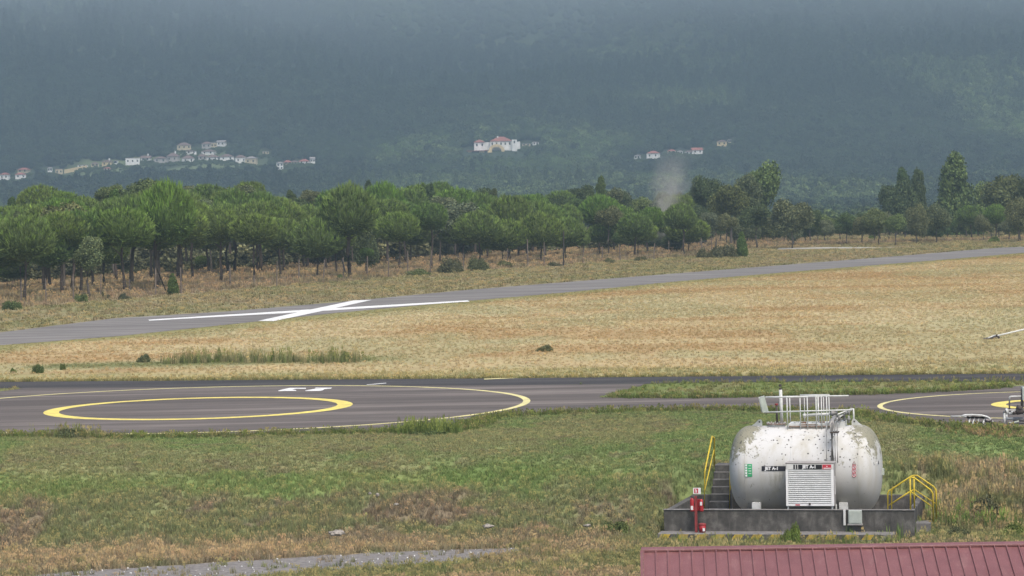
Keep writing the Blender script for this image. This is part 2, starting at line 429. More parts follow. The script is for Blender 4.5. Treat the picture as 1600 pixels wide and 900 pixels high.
# taxiway, fence lines
TU = [(-300, 546), (0, 519.5), (177, 497.5), (350, 487), (530, 472), (730, 453), (1060, 427), (1276, 410), (1418, 399), (1500, 392), (1560, 387.2), (1640, 384), (1900, 377)]
TL = [(-300, 572), (0, 539.5), (187, 525), (400, 502.5), (530, 488.5), (733, 470), (883, 457), (1060, 439.5), (1239, 424.4), (1465, 406.5), (1600, 395), (1900, 377.8)]
def poly_w(ps, z=0): return [onz(a, b, z) for a, b in ps]
TUw, TLw = poly_w(TU), poly_w(TL)
FL = [(-300, 512), (0, 484), (100, 476), (243, 464), (400, 450), (537, 441), (700, 426), (860, 416), (1000, 406), (1100, 401), (1175, 393), (1185, 386), (1300, 379), (1700, 371)]
FLw = poly_w(FL)
def xline(W, D):
    ds = np.array([p.y for p in W]); xs = np.array([p.x for p in W]); i = np.argsort(ds)
    return np.interp(D, ds[i], xs[i])

RUW = poly_w([(-400, 600.5), (0, 596.8), (800, 591), (1600, 583.5), (2000, 580)])
def gcol(x, y):
    x = np.asarray(x, float); y = np.asarray(y, float)
    n1 = fbm(x * .25, y * .18, 51); n2 = fbm(x * 1.1, y * 1.1, 53); n3 = fbm(x * .07, y * .05, 57)
    nst = fbm(x * .035 + y * .012, y * .16, 59)
    def C(*c): return np.array(c, float)[None, :]
    sh = x.shape; x = x.ravel(); y = y.ravel(); n1 = n1.ravel(); n2 = n2.ravel(); n3 = n3.ravel(); nst = nst.ravel()
    def lerp(a, b, t): return a * (1 - t[:, None]) + b * t[:, None]
    lawn = lerp(C(.225, .235, .110), C(.175, .235, .088), sstep(.40, .62, n1))
    lawn = lerp(lawn, C(.20, .18, .105), sstep(.55, .72, n2) * .6)
    # bright fresh strip above the bank on the left and centre
    lawn = lerp(lawn, C(.165, .245, .072), sstep(2.0, 0, np.abs(y - 101.8 - (n3 - .5) * 3)) * sstep(6, 1, x) * .6)
    bank = lerp(C(.215, .175, .12), C(.19, .21, .098), sstep(.35, .49, fbm(x * .42, y * .42, 61)))
    bank = lerp(bank, C(.22, .19, .125), sstep(.58, .72, n2) * .5)
    c = lerp(bank, lawn, sstep(98.8, 100.6, y + (n1 - .5) * 3))
    low = lerp(C(.19, .205, .095), C(.27, .225, .145), sstep(.46, .66, fbm(x * .16, y * .4, 63) + .10 * sstep(-2, -12, x)))
    low = lerp(low, C(.145, .18, .065), sstep(.56, .68, n2) * .7)
    low = lerp(low, C(.33, .265, .165), sstep(91.6, 92.6, y) * sstep(96, 94.6, y + (n1 - .5) * 2) * sstep(4, -3, x + (n1 - .5) * 8) * sstep(.30, .48, n2) * .85)
    c = lerp(low, c, sstep(95.0, 96.4, y + (n1 - .5) * 1.5))
    # dry straw patch right of the enclosure
    c = lerp(c, lerp(C(.33, .275, .175), C(.17, .19, .08), sstep(.42, .65, n2)), sstep(3.6, 1.2, np.hypot(x - 15.2, (y - 99) * .7)) * .9)
    # golden hay field
    gold = lerp(C(.43, .34, .185), C(.375, .27, .135), sstep(.45, .58, nst))
    gold = lerp(gold, C(.45, .385, .225), sstep(.5, .66, n3) * .7)
    gold = lerp(gold, C(.34, .32, .175), sstep(.50, .64, fbm(x * .09, y * .05, 71)) * .6)
    dr = y - np.interp(x, [p.x for p in RUW], [p.y for p in RUW])
    near = lerp(C(.37, .32, .16), C(.31, .29, .14), sstep(.4, .6, n1))
    gold = lerp(near, gold, sstep(4, 9, dr + (n3 - .5) * 4))
    gold = lerp(gold, C(.21, .215, .095), sstep(1.6, .3, dr + (n1 - .5)) * .7)
    gold = lerp(gold, C(.17, .18, .075), sstep(4.5, .5, np.abs(y - 163 - x * .03)) * sstep(-4, -9, x) * sstep(-31, -24, x) * sstep(.35, .55, n1 + .08))
    xt = xline(TLw, y); d1 = x - xt
    gold = lerp(gold, C(.235, .225, .09), sstep(7, 1, d1 + (n1 - .5) * 6) * sstep(170, 178, y) * .85)
    xu = xline(TUw, y); xf = xline(FLw, y)
    strip = lerp(C(.25, .215, .115), C(.21, .20, .095), sstep(.4, .62, n1)); strip = lerp(strip, C(.27, .22, .13), sstep(.55, .7, n3) * .6)
    under = lerp(C(.23, .18, .115), C(.29, .225, .135), sstep(.45, .65, n3)); under = lerp(under, C(.14, .14, .07), sstep(.55, .7, n1) * .6)
    far = lerp(strip, under, sstep(.5, -2, x - xf))
    gold = lerp(gold, far, (x < (xt + xu) / 2).astype(float) * (y > 160))
    c = lerp(c, gold, sstep(130, 132, y))
    # grass island between apron and black road
    isl = sstep(130, 131, y) * sstep(-.5, -1.2, dr)
    c = lerp(c, lerp(C(.15, .185, .06), C(.20, .19, .085), sstep(.45, .65, n1)), isl)
    return c.reshape(sh + (3,)) if len(sh) > 1 else c

# near ground grid
def grid_mesh(xsf, ys, hf, cf):
    # xsf: lateral parameters for a fan; rows ys
    us = xsf
    Y, Us = np.meshgrid(ys, us, indexing='ij')
    X = Us * np.maximum(Y, 70.0)
    Z = hf(X, Y)
    nr, nc = Y.shape
    v = np.stack([X, Y, Z], -1).reshape(-1, 3)
    i = np.arange(nr - 1)[:, None] * nc + np.arange(nc - 1)[None, :]
    f = np.stack([i, i + 1, i + nc + 1, i + nc], -1).reshape(-1, 4)
    return v, f, cf(X.ravel(), Y.ravel())
us = np.concatenate([np.linspace(-8, -.5, 14), np.linspace(-.45, -.23, 12), np.linspace(-.22, .22, 420), np.linspace(.23, .45, 12), np.linspace(.5, 8, 14)])
ys = np.concatenate([np.linspace(-380, 50, 12), np.linspace(60, 84, 14), np.linspace(84.3, 113, 230), 113 * np.exp(np.linspace(.004, math.log(500 / 113), 300))])
v, f, c = grid_mesh(us, ys, H, gcol)
# dip the ground below the hills sheet at its far edge
go = bpy.data.objects.new('ground', npmesh('ground', v, f, M['ground'], True, c)); COL.objects.link(go)
tag(go, 'grass ground of the airfield, green lawn near and golden hay field beyond', kind='structure')

def hcol(x, y):
    n = fbm(x * .01, y * .01, 81)
    a = np.array([[.03, .045, .024]]); b = np.array([[.04, .055, .028]])
    t = sstep(.5, .7, n)[:, None]
    c = a * (1 - t) + b * t
    px, py = proj(x, y, HH(x, y)); v = sstep(90, 150, px) * sstep(430, 380, px) * sstep(1800, 1850, y) * sstep(2080, 2030, y) * sstep(.40, .52, fbm(x * .02, y * .012, 141))
    return c * (1 - v[:, None]) + np.array([[.12, .15, .07]]) * v[:, None]
us = np.linspace(-1, 1, 260) * .75; us = np.sign(us) * (np.abs(us) ** 1.3)
ys = np.concatenate([np.linspace(500, 1500, 60), np.linspace(1512, 3700, 240)])
def HH2(x, y): return np.where(y < 501, -.012, HH(x, y))
v, f, c = grid_mesh(us, ys, HH2, hcol)
ho = bpy.data.objects.new('hills', npmesh('hills', v, f, M['ground'], True, c)); COL.objects.link(ho)
tag(ho, 'long mountain slope rising into mist behind the airfield', kind='structure')

# flat sheets
def sheet(name, pts, z, mat, label):
    mb = MB(); mb.bm.faces.new([mb.bm.verts.new((p[0], p[1], z)) for p in pts])
    bmesh.ops.triangulate(mb.bm, faces=mb.bm.faces)
    o = mb.build(name, mat)
    for p in o.data.polygons:
        if p.normal.z < 0: o.data.flip_normals(); break
    return tag(o, label, kind='structure')
ap_low = [(-400, 690), (-60, 682), (60, 681), (200, 683), (380, 681), (520, 676), (640, 675), (716, 671), (738, 668), (756, 655), (800, 650), (870, 646), (1000, 642), (1150, 640), (1330, 644), (1390, 656), (1450, 664), (1520, 668), (1700, 672), (1950, 676)]
ap_up = [(1950, 598), (1700, 600), (1600, 602.5), (1575, 604.5), (1500, 610), (1380, 615), (1200, 619.5), (1060, 621.5), (980, 621), (935, 620.5), (960, 613), (1000, 603.5), (1010, 599.8), (900, 601), (500, 603), (40, 605.5), (25, 608.5), (0, 611.5), (-60, 615), (-400, 622)]
sheet('helicopter_apron', poly_w(ap_low + ap_up), .004, M['apron'], 'weathered brownish grey asphalt apron under the two helipads')
rd_up = [(-400, 600.5), (0, 596.8), (800, 591), (1600, 583.5), (2000, 580)]
rd_lo = [(2000, 592.5), (1600, 596), (1340, 596.5), (1100, 597.5), (1010, 599.8), (800, 601.8), (40, 606.2), (-400, 612)]
sheet('road', poly_w(rd_up + rd_lo), .008, M['blacktop'], 'narrow dark asphalt service road running across behind the helipads')
sheet('taxiway', [tuple(p) for p in TUw] + [tuple(p) for p in TLw[::-1]], .004, M['taxi'], 'pale grey closed taxiway running diagonally past the pines')
# white closed cross, yellow circles, numerals
def paint(name, pts, z, mat, label): return sheet(name, pts, z, mat, label)
paint('closure_marking', poly_w([(233, 501.2), (232, 499.6), (480, 484.0), (640, 474.6), (731, 469.4), (734, 471.3), (640, 477.4), (480, 487.3)]), .010, M['road_white'], 'long arm of the white closure cross on the taxiway')
paint('closure_marking', poly_w([(403, 501.6), (428, 502.0), (500, 486.8), (581, 468.8), (553, 469.6), (480, 485.0)]), .014, M['road_white'], 'short broad arm of the white closure cross on the taxiway')
def ringo(name, cx, cy, ro, ri, z, mat, label, a0=0, a1=2 * math.pi, n=160):
    mb = MB(); A = []
    full = abs(a1 - a0 - 2 * math.pi) < 1e-3
    for k in range(n + 1 if not full else n):
        t = a0 + (a1 - a0) * k / n
        A.append((mb.bm.verts.new((cx + ro * math.cos(t), cy + ro * math.sin(t), z)), mb.bm.verts.new((cx + ri * math.cos(t), cy + ri * math.sin(t), z))))
    m_ = len(A)
    for k in range(m_ if full else m_ - 1):
        a, b = A[k], A[(k + 1) % m_]
        mb.bm.faces.new((a[0], b[0], b[1], a[1]))
    o = mb.build(name, mat)
    if o.data.polygons[0].normal.z < 0: o.data.flip_normals()
    return tag(o, label, kind='structure')
def fitc(top, bot, left=None, right=None):
    a = onz(*top); b = onz(*bot); cy = (a.y + b.y) / 2; r = (a.y - b.y) / 2
    return cy, r
# pad 1: solve centre and radii from the ring extremes
def fit_circle(pts):
    A = []; B = []
    for p in pts:
        q = onz(*p); A.append((2 * q.x, 2 * q.y, 1)); B.append(q.x ** 2 + q.y ** 2)
    s = np.linalg.lstsq(np.array(A), np.array(B), rcond=None)[0]
    return s[0], s[1], math.sqrt(s[2] + s[0] ** 2 + s[1] ** 2)
cx, cy, r = fit_circle([(70, 645.5), (557, 631), (335, 620.7), (300, 655.6), (480, 622.5), (150, 630)])
cx2, cy2, r2 = fit_circle([(838, 625), (560, 603.5), (700, 606.5), (640, 661), (400, 672), (0, 621.5), (200, 609.5)])
PADS = ((cx, cy, r), (cx2, cy2, r2))
cX, cY = (cx + cx2 * 1) / 2, (cy + cy2) / 2
ringo('helipad_marking', cx, cy, r, r - .66, .009, M['road_yellow'], 'thick yellow inner circle of the nearer, larger helipad')
ringo('helipad_marking', cx2, cy2, r2, r2 - .31, .012, M['road_yellow_thin'], 'thin yellow outer circle of the nearer, larger helipad')
q = onz(1372, 637); q2 = onz(1548, 633)
c3 = q.x + 7.6
ringo('helipad_marking', c3, q.y - .2, 7.6, 7.6 - .22, .009, M['road_yellow_thin'], 'thin yellow outer circle of the second helipad at the right')
ringo('helipad_marking', c3, q.y - .2, c3 - q2.x, c3 - q2.x - .60, .012, M['road_yellow'], 'thick yellow inner circle of the second helipad, cut by the right edge')
g1 = [(435, 610.6), (445, 608.2), (453, 606.5), (478, 606.5), (478, 607.9), (462, 608.0), (456, 609), (463, 610), (462.5, 611.2), (435, 611.5)]
g2 = [(477, 610.8), (489, 608.3), (502, 608.3), (491, 607.5), (493.5, 606.2), (519, 606.2), (517, 607.6), (507, 608.3), (504.5, 610.2), (500, 611.2), (477, 611.4)]
paint('helipad_numeral', poly_w(g1), .016, M['road_white'], 'left of the two white painted characters on the helipad edge')
paint('helipad_numeral', poly_w(g2), .016, M['road_white'], 'right of the two white painted characters on the helipad edge')
paint('road_marking', poly_w([(572, 601.9), (574, 601.2), (603, 598.6), (604, 599.4), (586, 601)]), .016, M['road_white'], 'short faded white dash at the apron edge')
paint('road_marking', poly_w([(756, 593.4), (757, 592.2), (803, 590.2), (804, 591.3)]), .016, M['road_yellow_thin'], 'short pale yellow dash on the dark road')
paint('concrete_lane', poly_w([(1213, 389.6), (1292, 388.2), (1400, 387.5), (1500, 387.6), (1500, 386.9), (1400, 386.8), (1292, 386.3), (1215, 387.8)]), .006, M['farlane'], 'pale concrete lane joining the taxiway far away at the right')

# gravel path draped on the terrain
pt = [(60, 899), (150, 893), (300, 884), (430, 876), (600, 866), (720, 862), (830, 860)]
pb = [(-10, 918), (100, 916), (300, 911), (420, 902), (580, 893), (720, 883), (830, 868)]
nrow = 90; vv = []; ff = []
ptw = [onz(a, b, -2.42) for a, b in pt]; pbw = [onz(a, b, -2.42) for a, b in pb]
for i in range(nrow + 1):
    s = i / nrow * (len(pt) - 1); k = min(int(s), len(pt) - 2); t = s - k
    a = ptw[k].lerp(ptw[k + 1], t); b = pbw[k].lerp(pbw[k + 1], t)
    wob = .18 * (float(fbm(i * .3, 0, 91)) - .5) * 2
    a.y += wob; b.y -= wob * .7
    for j in range(9):
        p = b.lerp(a, j / 8); vv.append((p.x, p.y, float(H(p.x, p.y)) + .012))
for i in range(nrow):
    for j in range(8):
        a = i * 9 + j; ff.append((a, a + 9, a + 10, a + 1))
o = bpy.data.objects.new('gravel_path', npmesh('gravel_path', vv, ff, M['gravel'], True)); COL.objects.link(o)
if o.data.polygons[0].normal.z < 0: o.data.flip_normals()
tag(o, 'grey gravel track crossing the foreground grass', kind='structure')
PATH = (ptw, pbw)

# ------------------------------------------------------------------ geometry-node scatter (stuff)
def proto_coll(name, meshes):
    c = bpy.data.collections.new(name)
    for i, me in enumerate(meshes):
        c.objects.link(bpy.data.objects.new('%s_%02d' % (name, i), me))
    return c
def scatter(name, P, rot, scl, idx, coll, cols, label):
    me = bpy.data.meshes.new(name); n = len(P)
    me.vertices.add(n); me.vertices.foreach_set('co', np.asarray(P, np.float32).ravel())
    for nm, ty, key, dat in (('rot', 'FLOAT_VECTOR', 'vector', rot), ('scl', 'FLOAT_VECTOR', 'vector', scl)):
        a = me.attributes.new(nm, ty, 'POINT'); a.data.foreach_set(key, np.asarray(dat, np.float32).ravel())
    a = me.attributes.new('idx', 'INT', 'POINT'); a.data.foreach_set('value', np.asarray(idx, np.int32))
    a = me.attributes.new('col', 'FLOAT_COLOR', 'POINT'); cc = np.ones((n, 4), np.float32); cc[:, :3] = cols
    a.data.foreach_set('color', cc.ravel())
    me.update()
    ob = bpy.data.objects.new(name, me); COL.objects.link(ob)
    ng = bpy.data.node_groups.new(name + '_nodes', 'GeometryNodeTree')
    ng.interface.new_socket('Geometry', in_out='INPUT', socket_type='NodeSocketGeometry')
    ng.interface.new_socket('Geometry', in_out='OUTPUT', socket_type='NodeSocketGeometry')
    gi = ng.nodes.new('NodeGroupInput'); gout = ng.nodes.new('NodeGroupOutput')
    ip = ng.nodes.new('GeometryNodeInstanceOnPoints'); ci = ng.nodes.new('GeometryNodeCollectionInfo')
    ci.inputs['Collection'].default_value = coll; ci.inputs['Separate Children'].default_value = True; ci.inputs['Reset Children'].default_value = True
    ip.inputs['Pick Instance'].default_value = True
    def na(nm, ty):
        q = ng.nodes.new('GeometryNodeInputNamedAttribute'); q.data_type = ty; q.inputs['Name'].default_value = nm; return q.outputs['Attribute']
    ng.links.new(gi.outputs[0], ip.inputs['Points']); ng.links.new(ci.outputs[0], ip.inputs['Instance'])
    ng.links.new(na('idx', 'INT'), ip.inputs['Instance Index'])
    ng.links.new(na('rot', 'FLOAT_VECTOR'), ip.inputs['Rotation']); ng.links.new(na('scl', 'FLOAT_VECTOR'), ip.inputs['Scale'])
    ng.links.new(ip.outputs[0], gout.inputs[0])
    md = ob.modifiers.new('scatter', 'NODES'); md.node_group = ng
    return tag(ob, label, kind='stuff')

def tuft_mesh(name, nb, h, rad, wd, lean, heads=0):
    V_ = []; F_ = []; C_ = []
    for i in range(nb):
        a = random.uniform(0, 6.283); rr = rad * math.sqrt(random.random())
        bx, by = rr * math.cos(a), rr * math.sin(a)
        hh = h * random.uniform(.5, 1.1); la = random.uniform(0, 6.283); l = lean * random.uniform(.2, 1) * hh
        wa = random.uniform(0, 6.283); wx, wy = math.cos(wa) * wd / 2, math.sin(wa) * wd / 2
        k = len(V_); t = random.uniform(.75, 1.2)
        mx, my = bx + l * .4 * math.cos(la), by + l * .4 * math.sin(la)
        tx, ty = bx + l * math.cos(la), by + l * math.sin(la)
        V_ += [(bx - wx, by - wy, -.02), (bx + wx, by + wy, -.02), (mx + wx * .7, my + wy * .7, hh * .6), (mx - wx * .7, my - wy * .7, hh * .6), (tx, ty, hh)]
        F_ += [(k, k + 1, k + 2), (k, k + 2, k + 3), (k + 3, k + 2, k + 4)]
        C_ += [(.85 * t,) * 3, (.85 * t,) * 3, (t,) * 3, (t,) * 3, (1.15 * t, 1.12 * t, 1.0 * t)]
        if random.random() < heads:
            k = len(V_); e = wd * 1.6
            V_ += [(tx - e, ty, hh * .92), (tx + e, ty, hh * .92), (tx, ty, hh * 1.22)]; F_ += [(k, k + 1, k + 2)]
            C_ += [(1.5, 1.3, 1.1)] * 3
    return npmesh(name, V_, F_, M['grass'], False, C_, 'tip')
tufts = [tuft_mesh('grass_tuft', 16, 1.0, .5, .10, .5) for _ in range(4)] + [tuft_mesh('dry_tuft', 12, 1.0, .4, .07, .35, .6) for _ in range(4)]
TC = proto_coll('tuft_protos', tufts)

def poly_contains(poly, x, y):
    inside = np.zeros(len(x), bool); n = len(poly)
    for i in range(n):
        x1, y1 = poly[i][0], poly[i][1]; x2, y2 = poly[(i + 1) % n][0], poly[(i + 1) % n][1]
        c = ((y1 > y) != (y2 > y)) & (x < (x2 - x1) * (y - y1) / (y2 - y1 + 1e-12) + x1)
        inside ^= c
    return inside
AP = [(p.x, p.y) for p in poly_w(ap_low + ap_up)]; RDP = [(p.x, p.y) for p in poly_w(rd_up + rd_lo)]
TXP = [(p.x, p.y) for p in TUw] + [(p.x, p.y) for p in TLw[::-1]]; GPP = [(p.x, p.y) for p in ptw] + [(p.x, p.y) for p in pbw[::-1]]
STAIR = (O + U * 1.5, .8)
LNP = [(p.x, p.y) for p in poly_w([(1213, 391.5), (1300, 390), (1400, 388.2), (1400, 386.8), (1290, 385.8), (1215, 387)])]
def blocked(x, y, path_keep=.03):
    b = poly_contains(AP, x, y) | poly_contains(LNP, x, y) | poly_contains(RDP, x, y) | poly_contains(TXP, x, y)
    g = poly_contains(GPP, x, y) & (rng.random(len(x)) > path_keep)
    u, v = loc_uv(x, y)
    bund = (u > -.1) & (u < LB + .1) & (v > -.95) & (v < DB + .1)
    return b | g | bund
def rand_fan(n, d0, d1, half=.205):
    y = np.sqrt(rng.random(n) * (d1 ** 2 - d0 ** 2) + d0 ** 2); x = (rng.random(n) * 2 - 1) * half * y
    return x, y
def grass(name, n, d0, d1, hf, wf, label, dryf, keep=None, half=.205, colmul=1.0):
    x, y = rand_fan(n, d0, d1, half); ok = ~blocked(x, y)
    if keep is not None: ok &= keep(x, y)
    x = x[ok]; y = y[ok]; n = len(x)
    z = H(x, y); c = gcol(x, y) * rng.uniform(.92, 1.12, (n, 1)) * colmul
    c = c * (1 + rng.normal(0, .035, (n, 3)))
    dry = rng.random(n) < dryf(x, y)
    c = np.where(dry[:, None], c * .8 + np.array([[.32, .27, .16]]) * .2, c)
    hh = hf(x, y) * rng.uniform(.6, 1.4, n); ww = wf(x, y) * rng.uniform(.7, 1.3, n)
    rot = np.zeros((n, 3)); rot[:, 2] = rng.uniform(0, 6.28, n); rot[:, :2] = rng.normal(0, .1, (n, 2))
    idx = rng.integers(0, 4, n) + np.where(dry, 4, 0)
    return scatter(name, np.stack([x, y, z], 1), rot, np.stack([ww, ww, hh], 1), idx, TC, np.clip(c, .01, .8), label)
one = lambda x, y: np.ones_like(x)
def hf_near(x, y):
    n = fbm(x * .5, y * .5, 101)
    h = np.interp(y, [80, 93, 96, 101, 103, 108, 120], [.10, .22, .20, .15, .09, .07, .08]) * (.5 + n)
    u_, v_ = loc_uv(x, y); h = h * (1 - .8 * sstep(-3.4, -2.2, v_) * sstep(.5, -.5, v_) * sstep(-.6, .2, u_) * sstep(LB + .2, LB - .6, u_))
    h = h + .2 * sstep(3.2, 1.5, np.hypot(x - 15.2, (y - 99) * .8))
    dap = np.abs(y - 113.5)
    return h
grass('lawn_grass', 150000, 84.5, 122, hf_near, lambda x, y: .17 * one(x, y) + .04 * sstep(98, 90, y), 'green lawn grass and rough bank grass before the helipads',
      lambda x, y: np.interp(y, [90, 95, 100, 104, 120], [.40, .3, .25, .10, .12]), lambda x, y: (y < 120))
grass('island_grass', 9000, 126, 150, lambda x, y: .13 * one(x, y), lambda x, y: .22 * one(x, y), 'strip of green grass between apron and dark road at the right', lambda x, y: .2 * one(x, y))
grass('hay_grass', 230000, 147, 480, lambda x, y: (.07 + .06 * fbm(x * .2, y * .2, 103) + .00008 * (y - 150)) * (1 - .6 * sstep(5, 1, x - xline(TLw, y)) * (y > 170)), lambda x, y: .15 + .0005 * (y - 147), 'dry golden hay grass covering the open field',
      lambda x, y: .2 * one(x, y), lambda x, y: (x > xline(TLw, y)) | (y < 165))
grass('meadow_grass', 80000, 175, 560, lambda x, y: .20 + .3 * sstep(0, -3, x - xline(FLw, y)) * (.4 + fbm(x * .3, y * .3, 107)), lambda x, y: .45 + .0012 * (y - 175), 'yellow green verge and dry grass beneath the pines',
      lambda x, y: .3 * one(x, y), lambda x, y: (x < xline(TUw, y)) & (y > 165))
# taller weeds along paved edges and in the field hollow
def strip_tufts(name, pts, n, spread, h, w, cols, label):
    P = []; 
    Ls = [(pts[i + 1] - pts[i]).length for i in range(len(pts) - 1)]; T = sum(Ls)
    for _ in range(n):
        s = random.random() * T; k = 0
        while s > Ls[k]: s -= Ls[k]; k += 1
        p = pts[k].lerp(pts[k + 1], s / Ls[k]); P.append((p.x + random.gauss(0, spread), p.y + random.gauss(0, spread)))
    P = np.array(P); z = H(P[:, 0], P[:, 1]); n = len(P)
    cc = np.array(cols)[rng.integers(0, len(cols), n)] * rng.uniform(.7, 1.3, (n, 1))
    hh = h * rng.uniform(.4, 1.4, n); ww = w * rng.uniform(.7, 1.3, n)
    rot = np.zeros((n, 3)); rot[:, 2] = rng.uniform(0, 6.28, n)
    return scatter(name, np.column_stack([P, z]), rot, np.stack([ww, ww, hh], 1), rng.integers(0, 8, n), TC, cc, label)
GR = [(.11, .15, .045), (.13, .17, .055), (.17, .17, .08)]
strip_tufts('edge_grass', poly_w([(a, b + 1.5) for a, b in ap_low[1:]]), 3600, .28, .20, .25, GR, 'uneven grass fringe along the apron near edge')
strip_tufts('edge_grass', poly_w([(950, 621), (1060, 622), (1200, 620), (1380, 615.5), (1500, 610.5), (1575, 605)]), 800, .2, .2, .25, GR, 'grass fringe of the green island beside the apron')
strip_tufts('edge_grass', poly_w([(-100, 597), (800, 590.6), (1700, 582.6)]), 1500, .15, .16, .25, [(.30, .26, .12), (.2, .2, .08)], 'dry grass fringe on the far side of the dark road')
strip_tufts('edge_grass', poly_w([(1030, 598.4), (1300, 596.5), (1600, 595)]), 260, .12, .17, .12, [(.22, .2, .1), (.15, .18, .07)], 'thin grass fringe on the near side of the dark road')
strip_tufts('hollow_weeds', poly_w([(255, 568), (330, 565), (400, 565), (480, 566), (560, 566)]), 330, .55, .55, .26, [(.15, .18, .07), (.14, .165, .065), (.24, .23, .12), (.28, .25, .13)], 'row of green weeds standing in the near edge of the hay field')
strip_tufts('foot_weeds', [onz(a, b, -2.36) for a, b in ((1040, 850), (1150, 851), (1300, 851), (1420, 847))], 330, .3, .24, .14, [(.14, .19, .06), (.18, .2, .08), (.24, .22, .12)], 'weeds growing in front of the striped kerb')
strip_tufts('foot_weeds', [onz(a, b, -2.36) for a, b in ((1380, 838), (1430, 832), (1520, 832), (1640, 832))], 420, .4, .42, .22, [(.13, .2, .06), (.26, .23, .12)], 'weeds right of the containment wall')

strip_tufts('edge_grass', poly_w([(85, 683), (150, 683)]), 120, .35, .36, .2, [(.14, .17, .07), (.2, .19, .1)], 'tall grass clump overlapping the near rim of the larger helipad')
strip_tufts('edge_grass', poly_w([(635, 678), (705, 677)]), 260, .35, .42, .22, [(.12, .17, .05), (.14, .19, .06)], 'dense dark grass at the near corner of the apron')
strip_tufts('edge_grass', poly_w([(1480, 672), (1600, 676)]), 160, .5, .2, .2, [(.14, .17, .06), (.26, .2, .11)], 'rough grass around the objects at the right edge')
# ------------------------------------------------------------------ foliage builders
def ico_pts(n):
    i = np.arange(n) + .5; ph = np.arccos(1 - 2 * i / n); th = math.pi * (1 + 5 ** .5) * i
    return np.stack([np.cos(th) * np.sin(ph), np.sin(th) * np.sin(ph), np.cos(ph)], 1)
def n3(p, f, seed): return (fbm(p[:, 0] * f + p[:, 2] * f * .7, p[:, 1] * f - p[:, 2] * f * .5, seed, 3) - .5) * 2
def core(V_, F_, C_, cen, rad, col, seed, sub=2):
    bm = bmesh.new(); bmesh.ops.create_icosphere(bm, subdivisions=sub, radius=1)
    vs = np.array([v.co for v in bm.verts]); fs = [[v.index for v in f.verts] for f in bm.faces]; bm.free()
    vs = vs * (1 + .18 * n3(vs, 2.2, seed)[:, None]); vs = vs * np.array(rad) + np.array(cen)
    k = len(V_); V_ += vs.tolist(); F_ += [[a + k for a in f] for f in fs]; C_ += [col] * len(vs)
def crown_pine(seed, n=520, blades=8, tl=.19, low=False, green=(.112, .158, .050)):
    """unit crown: radius 1, flattened underside; needle tufts point up and outwards"""
    rs = np.random.default_rng(seed); V_ = []; F_ = []; C_ = []
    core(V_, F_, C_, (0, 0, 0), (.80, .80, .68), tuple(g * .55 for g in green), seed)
    P = ico_pts(n); P += rs.normal(0, .03, P.shape); P /= np.linalg.norm(P, axis=1)[:, None]
    lump = 1 + .13 * n3(P, 1.9, seed + 5) + .09 * n3(P, 4.5, seed + 9)
    sh = P.copy(); sh[:, 2] = np.where(P[:, 2] > 0, P[:, 2] * .90, P[:, 2] * .66)
    base = sh * lump[:, None] * rs.uniform(.84, .98, (n, 1))
    for i in range(n):
        b = base[i]; o_ = P[i]
        d = np.array([o_[0] * .55, o_[1] * .55, max(o_[2], -.25) * .5 + 1.0]); d /= np.linalg.norm(d)
        if o_[2] < -.3: d = np.array([o_[0], o_[1], .1]); d /= np.linalg.norm(d) + 1e-6
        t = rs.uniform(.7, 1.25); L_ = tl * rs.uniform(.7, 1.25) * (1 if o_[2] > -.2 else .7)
        fresh = rs.random() < .35 and o_[2] > 0  # new growth; upper tufts only, which also paints in lit crown tops
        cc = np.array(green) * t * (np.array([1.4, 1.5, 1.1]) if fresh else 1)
        for j in range(blades):
            dd = d + rs.normal(0, .26, 3); dd /= np.linalg.norm(dd)
            s = np.cross(dd, rs.normal(0, 1, 3)); s /= np.linalg.norm(s) + 1e-6; s *= .016 + .012 * rs.random()
            k = len(V_); q = b + rs.normal(0, .03, 3)
            V_ += [(q - s).tolist(), (q + s).tolist(), (q + dd * L_).tolist()]; F_.append([k, k + 1, k + 2])
            C_ += [tuple(cc * .8), tuple(cc * .8), tuple(cc * 1.3)]  # darker blade bases and lighter tips paint mild shading into the needles
    return V_, F_, C_
def crown_leafy(seed, blobs, leaves=420, ls=.10, green=(.06, .085, .035), dense=1.0):
    """unit crown around z 0..1.  blobs: (x,y,z,r)"""
    rs = np.random.default_rng(seed); V_ = []; F_ = []; C_ = []
    for (x, y, z, r_) in blobs:
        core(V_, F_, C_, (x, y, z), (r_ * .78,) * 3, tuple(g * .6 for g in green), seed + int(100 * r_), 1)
        m_ = int(leaves * r_ * r_ * 6 * dense); P = ico_pts(max(m_, 12)); P += rs.normal(0, .12, P.shape)
        P /= np.linalg.norm(P, axis=1)[:, None]; t0 = rs.uniform(.8, 1.2)
        P2 = P * (r_ * rs.uniform(.72, 1.14, (len(P), 1)) * (1 + .2 * n3(P, 2.4, seed + 3)[:, None])) + np.array([x, y, z])
        for i in range(len(P)):
            a = rs.normal(0, 1, 3) + P[i] * .3; a /= np.linalg.norm(a); b = np.cross(a, rs.normal(0, 1, 3)); b /= np.linalg.norm(b) + 1e-6
            c = np.cross(a, b); s = ls * rs.uniform(.5, 1.2); q = P2[i]; k = len(V_)
            V_ += [(q - b * s * .5).tolist(), (q + c * s * .42).tolist(), (q + b * s * .6).tolist(), (q - c * s * .38).tolist()]
            F_ += [[k, k + 1, k + 2], [k, k + 2, k + 3]]
            cc = np.array(green) * t0 * rs.uniform(.65, 1.45) * (np.array([1.15, 1.05, .9]) if rs.random() < .3 else 1)
            C_ += [tuple(cc)] * 4
    return V_, F_, C_
